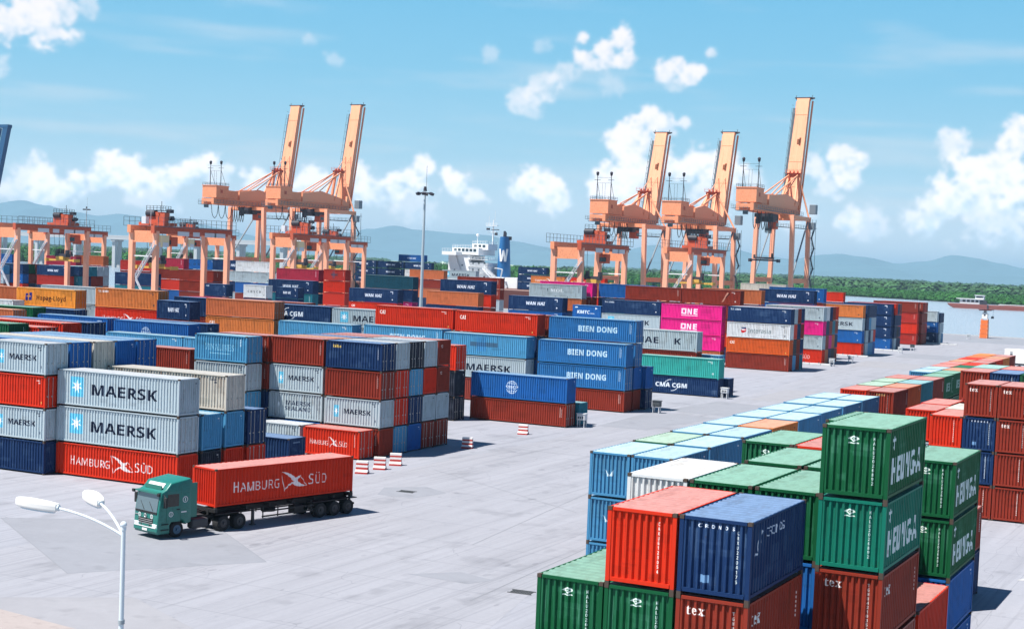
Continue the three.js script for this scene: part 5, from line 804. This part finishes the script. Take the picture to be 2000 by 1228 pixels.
// high lighting masts
function lightMast(x, z, h, label) {
  const t = base('light_mast', [x, 0, z], 0, label, 'light mast', 'tall lighting masts of the yard'), pale = std([0.45, 0.52, 0.56], 0.4, { metalness: 0.2 });
  mesh('pole', rod([0, 0, 0], [0, h - 1, 0], 0.33, 14, 0.16), pale, t); mesh('base_plate', cyl(0.6, 0.6, 0.15, 14), C.dark, t);
  mesh('head_ring', [new THREE.TorusGeometry(0.75, 0.09, 6, 18).rotateX(Math.PI / 2).translate(0, h - 0.8, 0), rod([-0.8, h - 0.8, 0], [0.8, h - 0.8, 0], 0.06, 5), rod([0, h - 0.8, -0.8], [0, h - 0.8, 0.8], 0.06, 5), cyl(0.3, 0.2, 0.7, 10, 0, h - 0.5, 0), rod([0.2, h, 0], [0.2, h + 3.4, 0], 0.025, 5)], C.dark, t);
  for (let i = 0; i < 6; i++) { const a = i * 1.047 + 0.4; mesh('floodlight', bx(0.62, 0.34, 0.42).rotateX(0.5).translate(0, h - 0.9, 1.2).rotateY(a), C.dark, t); }
}
lightMast(-117.8, -200, 29, 'tall slim lighting mast rising behind the red containers');
lightMast(-391, -420, 31.8, 'far lighting mast behind the gantry girders by blue hills');
lightMast(-167, -398, 24, 'low lighting mast among the quay crane legs');
// ================================================================ truck, lamps, barriers and small things
{
  const turn = Math.atan2(-0.973, -0.23), O = [-59.97, 0, -83.2], black = std([0.012, 0.012, 0.014], 0.7), tyre = std([0.015, 0.015, 0.017], 0.9), steel = std([0.05, 0.05, 0.055], 0.6), white = std([0.75, 0.75, 0.76], 0.5);
  // semitrailer
  const tr = base('container_trailer', O, turn, 'black skeletal trailer carrying the red lettered container', 'trailer');
  for (const s of [-1, 1]) mesh('chassis_beam', [bx(12.3, 0.34, 0.16, 0, 1.24, s * 0.5), bx(3.4, 0.16, 0.16, 4.4, 1.1, s * 0.5)], black, tr);
  mesh('cross_member', [-6, -4.4, -2.6, -0.6, 1.4, 3.4, 5.9].map((x) => bx(0.14, 0.2, 2.3, x, 1.36, 0)), black, tr);
  mesh('bolster', [bx(0.24, 0.24, 2.44, -6.0, 1.38, 0), bx(0.24, 0.24, 2.44, 6.0, 1.38, 0)], black, tr);
  mesh('rear_bumper', [bx(0.12, 0.14, 2.4, -6.25, 0.72, 0), bx(0.12, 0.6, 0.12, -6.2, 1.0, 0.8), bx(0.12, 0.6, 0.12, -6.2, 1.0, -0.8)], black, tr);
  for (const s of [-1, 1]) { mesh('landing_leg', [bx(0.16, 1.0, 0.16, 2.6, 0.62, s * 0.8), bx(0.36, 0.05, 0.3, 2.6, 0.1, s * 0.8)], steel, tr); mesh('side_guard', [bx(4.6, 0.1, 0.05, -0.2, 0.95, s * 1.15), bx(4.6, 0.1, 0.05, -0.2, 0.62, s * 1.15), ...[-2.3, -0.8, 0.7, 2.0].map((x) => bx(0.07, 0.8, 0.05, x, 0.9, s * 1.13))], black, tr); }
  mesh('tool_box', [rbx(0.9, 0.55, 0.6, 0.04, -1.2, 0.78, -0.8)], black, tr); mesh('spare_wheel', new THREE.CylinderGeometry(0.5, 0.5, 0.28, 20).translate(0.6, 0.85, 0), tyre, tr);
  const wheelG = (r, w) => { const pts = [[0.28, -w / 2], [r - 0.06, -w / 2], [r, -w / 2 + 0.06], [r, w / 2 - 0.06], [r - 0.06, w / 2], [0.28, w / 2]].map((p) => new THREE.Vector2(...p)); return new THREE.LatheGeometry(pts, 28).rotateX(Math.PI / 2); };
  const rimG = (s) => mergeGeometries([new THREE.CylinderGeometry(0.29, 0.29, 0.1, 20).rotateX(Math.PI / 2), ...Array.from({ length: 8 }, (_, i) => new THREE.CylinderGeometry(0.025, 0.025, 0.16, 6).rotateX(Math.PI / 2).translate(0.17 * Math.cos(i * 0.785), 0.17 * Math.sin(i * 0.785), 0)), new THREE.CylinderGeometry(0.09, 0.09, 0.22, 12).rotateX(Math.PI / 2).translate(0, 0, 0.03 * s)].map(plain));
  const wheel = (p, x, s, dual, mat) => { const w = mesh('wheel', wheelG(0.52, dual ? 0.62 : 0.32).translate(x, 0.52, s * (dual ? 0.92 : 1.02)), tyre, p); mesh('rim', rimG(s).translate(x, 0.52, s * (dual ? 1.16 : 1.14)), mat, w); };
  for (const x of [-5.75, -4.45, -3.15]) for (const s of [-1, 1]) wheel(tr, x, s, true, steel);
  mesh('mudguard', [-1, 1].map((s) => [bx(4.2, 0.05, 0.6, -4.45, 1.12, s * 0.92)]).flat(), black, tr);
  container('rd:H', 40, O[0], 1.5, O[2], turn + Math.PI, 1, 1, 'red bow-emblem container riding on the trailer of the green truck', 'containers on trailers');
  // tractor
  const t = base('tractor_truck', [O[0] + Math.cos(turn) * 7.1, 0, O[2] - Math.sin(turn) * 7.1], turn, 'green tractor truck with tall roof fairing crossing the concrete yard', 'truck');
  const greenMap = (() => { const N = 256, [c, x] = canvas(N, N), r = rng(3); x.fillStyle = '#fff'; x.fillRect(0, 0, N, N); for (let i = 0; i < 160; i++) { x.fillStyle = `rgba(60,60,40,${0.02 + 0.06 * r()})`; x.fillRect(N * r(), N * r(), 6 + 40 * r(), 3 + 20 * r()); } return tex(c); })();
  const green = std([0.015, 0.17, 0.145], 0.35, { map: greenMap }), greenD = std([0.02, 0.16, 0.13], 0.4), glass = std([0.01, 0.014, 0.016], 0.06), shield = new THREE.MeshPhysicalMaterial({ roughness: 0.04, metalness: 0, color: new THREE.Color().setRGB(0.1, 0.14, 0.16), clearcoat: 1, clearcoatRoughness: 0.03 });
  for (const s of [-1, 1]) mesh('frame_rail', bx(6.6, 0.28, 0.1, 0.2, 0.92, s * 0.42), black, t);
  mesh('fifth_wheel', [new THREE.CylinderGeometry(0.55, 0.55, 0.12, 20).translate(-2.4, 1.16, 0), bx(1.4, 0.1, 1.0, -2.0, 1.1, 0)], black, t);
  for (const s of [-1, 1]) { wheel(t, -1.75, s, true, steel); wheel(t, -3.1, s, true, steel); wheel(t, 1.95, s, false, std([0.05, 0.12, 0.2], 0.4, { metalness: 0.4 })); mesh('mudguard', [bx(2.7, 0.06, 0.62, -2.4, 1.14, s * 0.92)], black, t); }
  mesh('fuel_tank', [rbx(1.3, 0.62, 0.6, 0.12, 0.1, 0.72, -0.88)], steel, t); mesh('air_tank', [rod([-0.6, 0.7, 0.9], [0.8, 0.7, 0.9], 0.22, 14), bx(0.5, 0.6, 0.5, 0.9, 0.8, 0.88)], black, t);
  // cab: side outline extruded across
  const P = [[0.98, 0.98], [0.98, 3.5], [1.05, 3.62], [2.45, 3.42], [2.78, 3.05], [3.16, 2.86], [3.36, 1.62], [3.42, 0.62], [3.36, 0.42], [2.62, 0.42], [2.62, 0.9], [2.4, 1.16], [1.95, 1.28], [1.5, 1.16], [1.28, 0.9]], s = new THREE.Shape(P.map((p) => new THREE.Vector2(...p)));
  const cab = mesh('cab', toCreasedNormals(new THREE.ExtrudeGeometry(s, { depth: 2.26, bevelEnabled: true, bevelSize: 0.09, bevelThickness: 0.11, bevelSegments: 3 }).translate(0, 0, -1.13), 0.6), green, t);
  mesh('windscreen', (() => { const g = bx(0.05, 1.14, 2.16).rotateZ(0.16).translate(3.36, 2.26, 0); return g; })(), shield, t);
  mesh('wiper', [bar([3.47, 1.78, 0.2], [3.37, 2.3, 0.7], 0.03), bar([3.47, 1.78, -0.7], [3.37, 2.3, -0.2], 0.03)], black, t);
  mesh('sun_visor', [bx(0.34, 0.1, 2.3, 3.32, 2.92, 0).rotateZ(0), bx(0.06, 0.26, 1.7, 2.94, 3.2, 0).rotateZ(0)], greenD, t);
  mesh('roof_light_panel', [bx(0.06, 0.34, 1.6).rotateZ(0.72).translate(2.7, 3.3, 0)], white, t);
  for (const z of [-1, 1]) {
    const d = mesh('door', [bx(1.02, 1.9, 0.03, 2.3, 2.0, z * 1.245)], green, t); mesh('door_window', [bx(0.86, 0.78, 0.03, 2.34, 2.42, z * 1.262)], glass, d); mesh('handle', [bx(0.22, 0.06, 0.05, 1.95, 1.82, z * 1.28)], black, d);
    mesh('door_emblem', [new THREE.RingGeometry(0.13, 0.17, 20).rotateY(z > 0 ? 0 : Math.PI).translate(2.5, 1.55, z * 1.268), bx(0.04, 0.18, 0.01, 2.5, 1.55, z * 1.268)], white, d);
    mesh('sleeper_emblem', [new THREE.RingGeometry(0.16, 0.2, 20).rotateY(z > 0 ? 0 : Math.PI).translate(1.4, 2.4, z * 1.246), bx(0.05, 0.22, 0.012, 1.4, 2.4, z * 1.246)], white, t); mesh('number_plate', bx(0.42, 0.07, 0.012, 1.5, 1.62, z * 1.246), white, t);
    mesh('side_panel_seam', [bx(0.03, 2.3, 0.012, 1.72, 2.2, z * 1.243), bx(0.9, 0.03, 0.012, 1.3, 2.9, z * 1.243)], greenD, t);
    mesh('mirror', [rbx(0.16, 0.66, 0.28, 0.05, 3.12, 2.36, z * 1.52), bar([3.05, 2.8, z * 1.24], [3.12, 2.66, z * 1.52], 0.04), bar([3.05, 2.0, z * 1.24], [3.12, 2.06, z * 1.52], 0.04), rbx(0.14, 0.2, 0.24, 0.04, 3.5, 2.86, z * 1.3)], black, t);
    mesh('headlight', [rbx(0.1, 0.24, 0.5, 0.05, 3.47, 0.86, z * 0.92)], std([0.6, 0.64, 0.68], 0.15), t); mesh('step', [bx(0.6, 0.05, 0.3, 2.95, 0.6, z * 1.14), bx(0.5, 0.05, 0.3, 2.95, 0.95, z * 1.16)], black, t);
    mesh('fairing', [bx(0.5, 2.2, 0.06, 0.72, 2.3, z * 1.2), bx(0.4, 0.9, 0.05, 0.92, 3.1, z * 1.02)], greenD, t);
    mesh('front_emblem', [new THREE.RingGeometry(0.1, 0.14, 18).rotateY(Math.PI / 2).translate(3.5, 1.42, z * 0.62), bx(0.012, 0.14, 0.035, 3.5, 1.42, z * 0.62)], white, t);
  }
  mesh('dash_band', [bx(0.06, 0.12, 2.2, 3.46, 1.66, 0)], black, t);
  mesh('grille', [bx(0.06, 0.42, 1.5, 3.46, 1.06, 0)], black, t); mesh('grille_bar', [0.94, 1.06, 1.18].map((y) => bx(0.05, 0.03, 1.4, 3.49, y, 0)), std([0.5, 0.5, 0.5], 0.3, { metalness: 0.6 }), t); mesh('badge', [new THREE.TorusGeometry(0.11, 0.03, 6, 16).rotateY(Math.PI / 2).translate(3.52, 1.42, 0), bx(0.03, 0.2, 0.03, 3.52, 1.42, 0), bx(0.03, 0.04, 0.34, 3.5, 1.42, 0.95)], std([0.6, 0.6, 0.6], 0.25, { metalness: 0.7 }), t);
  mesh('bumper', [rbx(0.26, 0.34, 2.46, 0.08, 3.4, 0.6, 0)], green, t); mesh('licence_plate', bx(0.03, 0.14, 0.5, 3.55, 0.56, 0), white, t); mesh('bumper_strip', bx(0.03, 0.05, 2.2, 3.54, 0.74, 0), white, t);
  mesh('exhaust_stack', [rod([0.7, 1.0, 0.5], [0.7, 3.0, 0.5], 0.09, 10), bx(0.3, 1.6, 1.4, 0.76, 1.9, -0.2)], black, t);
  mesh('air_hose', [-0.3, 0, 0.3].map((z) => new THREE.TubeGeometry(new THREE.CatmullRomCurve3([new THREE.Vector3(0.6, 1.9, z), new THREE.Vector3(0, 1.3, z * 1.3), new THREE.Vector3(-0.9, 1.35, z)]), 10, 0.03, 5)), black, t); mesh('deck_plate', [bx(1.4, 0.04, 0.9, 0.0, 1.1, 0), bx(0.5, 0.3, 0.4, -0.4, 1.3, 0.3)], steel, t);
}
{ // twin-arm street lamp close to the viewpoint
  const t = base('street_lamp', [-29.8, 0, -33.85], 0, 'white twin-armed street lamp standing close to the viewer', 'street lamp'), m = std([0.62, 0.68, 0.72], 0.4), head = std([0.74, 0.72, 0.7], 0.45), glass = std([0.5, 0.6, 0.68], 0.2);
  mesh('pole', rod([0, 0, 0], [0, 10, 0], 0.1, 18, 0.065), m, t); mesh('pole_cap', [new THREE.SphereGeometry(0.1, 14, 10).translate(0, 10.06, 0), cyl(0.08, 0.08, 0.1, 14, 0, 9.9, 0)], m, t); mesh('collar', [cyl(0.1, 0.1, 0.12, 16, 0, 7.1, 0), cyl(0.1, 0.1, 0.12, 16, 0, 6.8, 0)], std([0.3, 0.34, 0.37], 0.5), t); mesh('base_flange', cyl(0.26, 0.24, 0.05, 16), m, t);
  for (const [ex, ey, ez, dx, dz] of [[-2.37, 10.33, 0.28, -0.993, 0.117], [-2.05, 10.31, -1.25, -0.853, -0.523]]) {
    const a = mesh('arm', new THREE.TubeGeometry(new THREE.QuadraticBezierCurve3(new THREE.Vector3(0, 9.72, 0), new THREE.Vector3(ex * 0.45, 10.22, ez * 0.45), new THREE.Vector3(ex, ey, ez)), 20, 0.04, 10), m, t);
    const L = Math.hypot(dx, dz), u = [dx / L, dz / L], s = new THREE.Shape(); s.moveTo(0, -0.07); s.quadraticCurveTo(0.3, -0.17, 0.75, -0.18); s.quadraticCurveTo(1.16, -0.17, 1.2, 0); s.quadraticCurveTo(1.16, 0.17, 0.75, 0.18); s.quadraticCurveTo(0.3, 0.17, 0, 0.07); s.closePath();
    const place = (g) => g.scale(1.18, 1.18, 1.1).rotateX(Math.PI / 2).rotateZ(0.06).rotateY(-Math.atan2(u[1], u[0])).translate(ex, ey + 0.06, ez);
    const h = mesh('lamp_head', place(new THREE.ExtrudeGeometry(s, { depth: 0.1, bevelEnabled: true, bevelSize: 0.04, bevelThickness: 0.06, bevelSegments: 3, curveSegments: 10 })), head, a); mesh('lamp_glass', place(new THREE.ExtrudeGeometry(s, { depth: 0.04, bevelEnabled: false }).scale(0.86, 0.82, 1).translate(0.06, 0, 0.17)), glass, h); mesh('arm_joint', place(new THREE.CylinderGeometry(0.08, 0.08, 0.16, 12).rotateZ(Math.PI / 2).translate(0, 0, 0.05)), m, h);
  }
}
{ // red and white concrete barriers
  const red = std([0.42, 0.035, 0.03], 0.7), white = std([0.72, 0.7, 0.7], 0.75), H = [[0, 0.16, 1.0], [0.16, 0.34, 0.86], [0.34, 0.53, 0.5], [0.53, 0.72, 0.46], [0.72, 0.88, 0.43], [0.88, 1.05, 0.4]];
  const spots = [[-67.5, -105.9, 0.35, 'striped concrete barrier at the rear corner of the truck'], [-67.7, -109.0, 0.4, 'striped concrete barrier in the middle of three by the trailer'], [-68.0, -112.1, 0.42, 'striped concrete barrier at the foot of the red short container'], [-69.1, -127.2, 0.3, 'striped concrete barrier in the shadow of the tall block'], [-70.4, -141.9, 0.25, 'lone striped concrete barrier before the globe-emblem container']];
  let first = null;
  for (const [x, z, a, label] of spots) {
    if (!first) { first = base('concrete_barrier', [x, 0, z], a, label, 'barrier', 'red and white concrete barriers'); H.forEach(([y0, y1, w], i) => mesh('stripe', taperBox(1.0 + (i < 2 ? 0.06 : 0), w, 1.0 + (i < 2 ? 0.02 : 0), i === 1 ? 0.52 : w - 0.02, y1 - y0 - 0.002).translate(0, y0, 0), i % 2 ? white : red, first)); first.userData.group = 'red and white concrete barriers'; }
    else { const c = first.clone(); c.name = numbered('concrete_barrier'); c.position.set(x, 0, z); c.rotation.y = a; c.userData = { ...first.userData, label }; scene.add(c); }
  }
}
{ // drain grates
  const m = std([0.06, 0.065, 0.07], 0.8); for (const [x, z, l] of [[-36.2, -73.6, 'small dark drain grate in open concrete near the end-on stacks'], [-59.5, -99.9, 'drain grate set in a repaired patch beyond the truck']]) { const t = base('drain_grate', [x, 0.01, z], 0.1, l, 'drain grate', 'drain grates in the road'); for (let i = 0; i < 9; i++) mesh('slot', bx(0.07, 0.03, 0.66, -0.56 + 0.14 * i, 0.012, 0), m, t); mesh('surround', [bx(1.4, 0.035, 0.08, 0, 0.012, 0.38), bx(1.4, 0.035, 0.08, 0, 0.012, -0.38)], m, t); }
}
{ // power boxes at the road ends of the stacks
  const white = std([0.6, 0.62, 0.64], 0.5), dark = std([0.06, 0.07, 0.08], 0.6), rest = [[-68.7, -153.2, 'white power box on legs against the low teal container'], [-68.6, -175.8, 'dark power box on legs by the bold-lettered blue stack', 1], [-69.2, -203.6, 'white power box on legs against the swoosh-lettered container'], [-78.2, -294.8, 'white power box at the road end of the second far strip'], [-78.2, -309.6, 'white power box beside the deep shadow of far stacks'], [-79.8, -363.0, 'white power box on the strip before navy stacks'], [-81.0, -382.0, 'dark power box before the all-red stack', 1], [-84.4, -478, 'small pale power box near the quay edge']];
  for (const [x, z, l, d] of rest) { const t = base('power_box', [x, 0, z], 0, l, 'power box', 'power boxes beside the stacks'); const m = d ? dark : white; mesh('cabinet', [rbx(1.0, 0.7, 0.8, 0.06, 0, 1.15, 0)], m, t); mesh('cover', [bx(1.12, 0.07, 0.92, 0, 1.54, 0)], m, t); for (const [a, b] of [[-0.4, -0.3], [0.4, -0.3], [-0.4, 0.3], [0.4, 0.3]]) mesh('leg', bx(0.09, 0.82, 0.09, a, 0.41, b), white, t); mesh('socket', [-0.25, 0, 0.25].map((k) => bx(0.14, 0.22, 0.06, k, 1.1, 0.42)), dark, t); }
}
for (const [x, z, l] of [[-84, -295.4, 'low white kerb strip along the second far block'], [-86.5, -335.2, 'low white kerb strip below the star-marked far stack'], [-87, -371.6, 'low white kerb strip before the navy far stack'], [-84, -426.6, 'low white kerb strip before the last low stack']]) { const t = base('kerb_strip', [x, 0, z], 0, l, 'kerb', 'white kerb strips'); mesh('block', Array.from({ length: 5 }, (_, i) => rbx(2.2, 0.42, 0.5, 0.06, -4.6 + 2.3 * i, 0.21, 0)), std([0.55, 0.56, 0.58], 0.8), t); mesh('pin', [-3, 0, 3].map((k) => bx(0.16, 0.3, 0.16, k, 0.56, 0)), C.dark, t); }
{ // navigation tower at the quay corner
  const t = base('beacon_tower', [-82.6, 0, -495], 0, 'small orange and white beacon tower at the quay corner', 'beacon'), or = std([0.75, 0.16, 0.03], 0.6), W2 = std([0.72, 0.72, 0.72], 0.6);
  for (const [a, b] of [[-1, -1], [1, -1], [-1, 1], [1, 1]]) mesh('post', bar([a * 1.15, 0, b * 1.15], [a * 0.95, 6.2, b * 0.95], 0.16), C.pale, t);
  for (let i = 0; i < 4; i++) mesh('panel', bx(2.4 - 0.08 * i, 1.36, 2.4 - 0.08 * i, 0, 0.75 + 1.45 * i, 0), or, t);
  mesh('cabin', [bx(1.7, 1.7, 1.7, 0, 7.1, 0)], W2, t); mesh('light_house', [cyl(0.6, 0.5, 0.8, 12, 0, 8, 0)], W2, t); mesh('window', [bx(0.5, 0.5, 0.05, 0, 7.4, 0.87), bx(0.4, 0.4, 0.05, 0, 8.4, 0.56)], C.dark, t); mesh('platform', [bx(3.6, 0.25, 2.6, 0, 8.95, 0), bx(3.9, 0.1, 2.9, 0, 9.12, 0)], std([0.12, 0.02, 0.03], 0.7), t); mesh('davit_arm', [bar([1.8, 9, 0], [2.6, 9.2, 0], 0.14), rod([2.5, 9.2, 0], [2.4, 7, 0], 0.04, 5), bx(0.8, 0.7, 0.5, 2.3, 6.7, 0)], C.dark, t);
}
{ // white box trailer parked far off
  const x = -43.4, z = -325; const tr = base('box_trailer', [x, 0, z], 0, 'white box on a parked trailer beyond the end-on stacks', 'trailer'), W2 = std([0.74, 0.72, 0.72], 0.5), dk = std([0.05, 0.06, 0.08], 0.6);
  mesh('box', [rbx(12.6, 2.9, 2.5, 0.08, 0, 2.9, 0)], W2, tr); mesh('mark', [[3.7, 0.16], [3.3, 0.3], [2.8, 0.3], [2.2, 0.16]].map(([y, h]) => bx(0.5, h, 0.03, -4.9, y, 1.26)), dk, tr); mesh('chassis', [bx(12, 0.3, 1.1, 0, 1.25, 0)], dk, tr); for (const wx of [-4.8, -3.5, 3.5, 4.8]) for (const s of [-1, 1]) mesh('wheel', new THREE.CylinderGeometry(0.5, 0.5, 0.5, 18).rotateX(Math.PI / 2).translate(wx, 0.5, s * 0.95), dk, tr);
}
renderer.render(scene, camera);
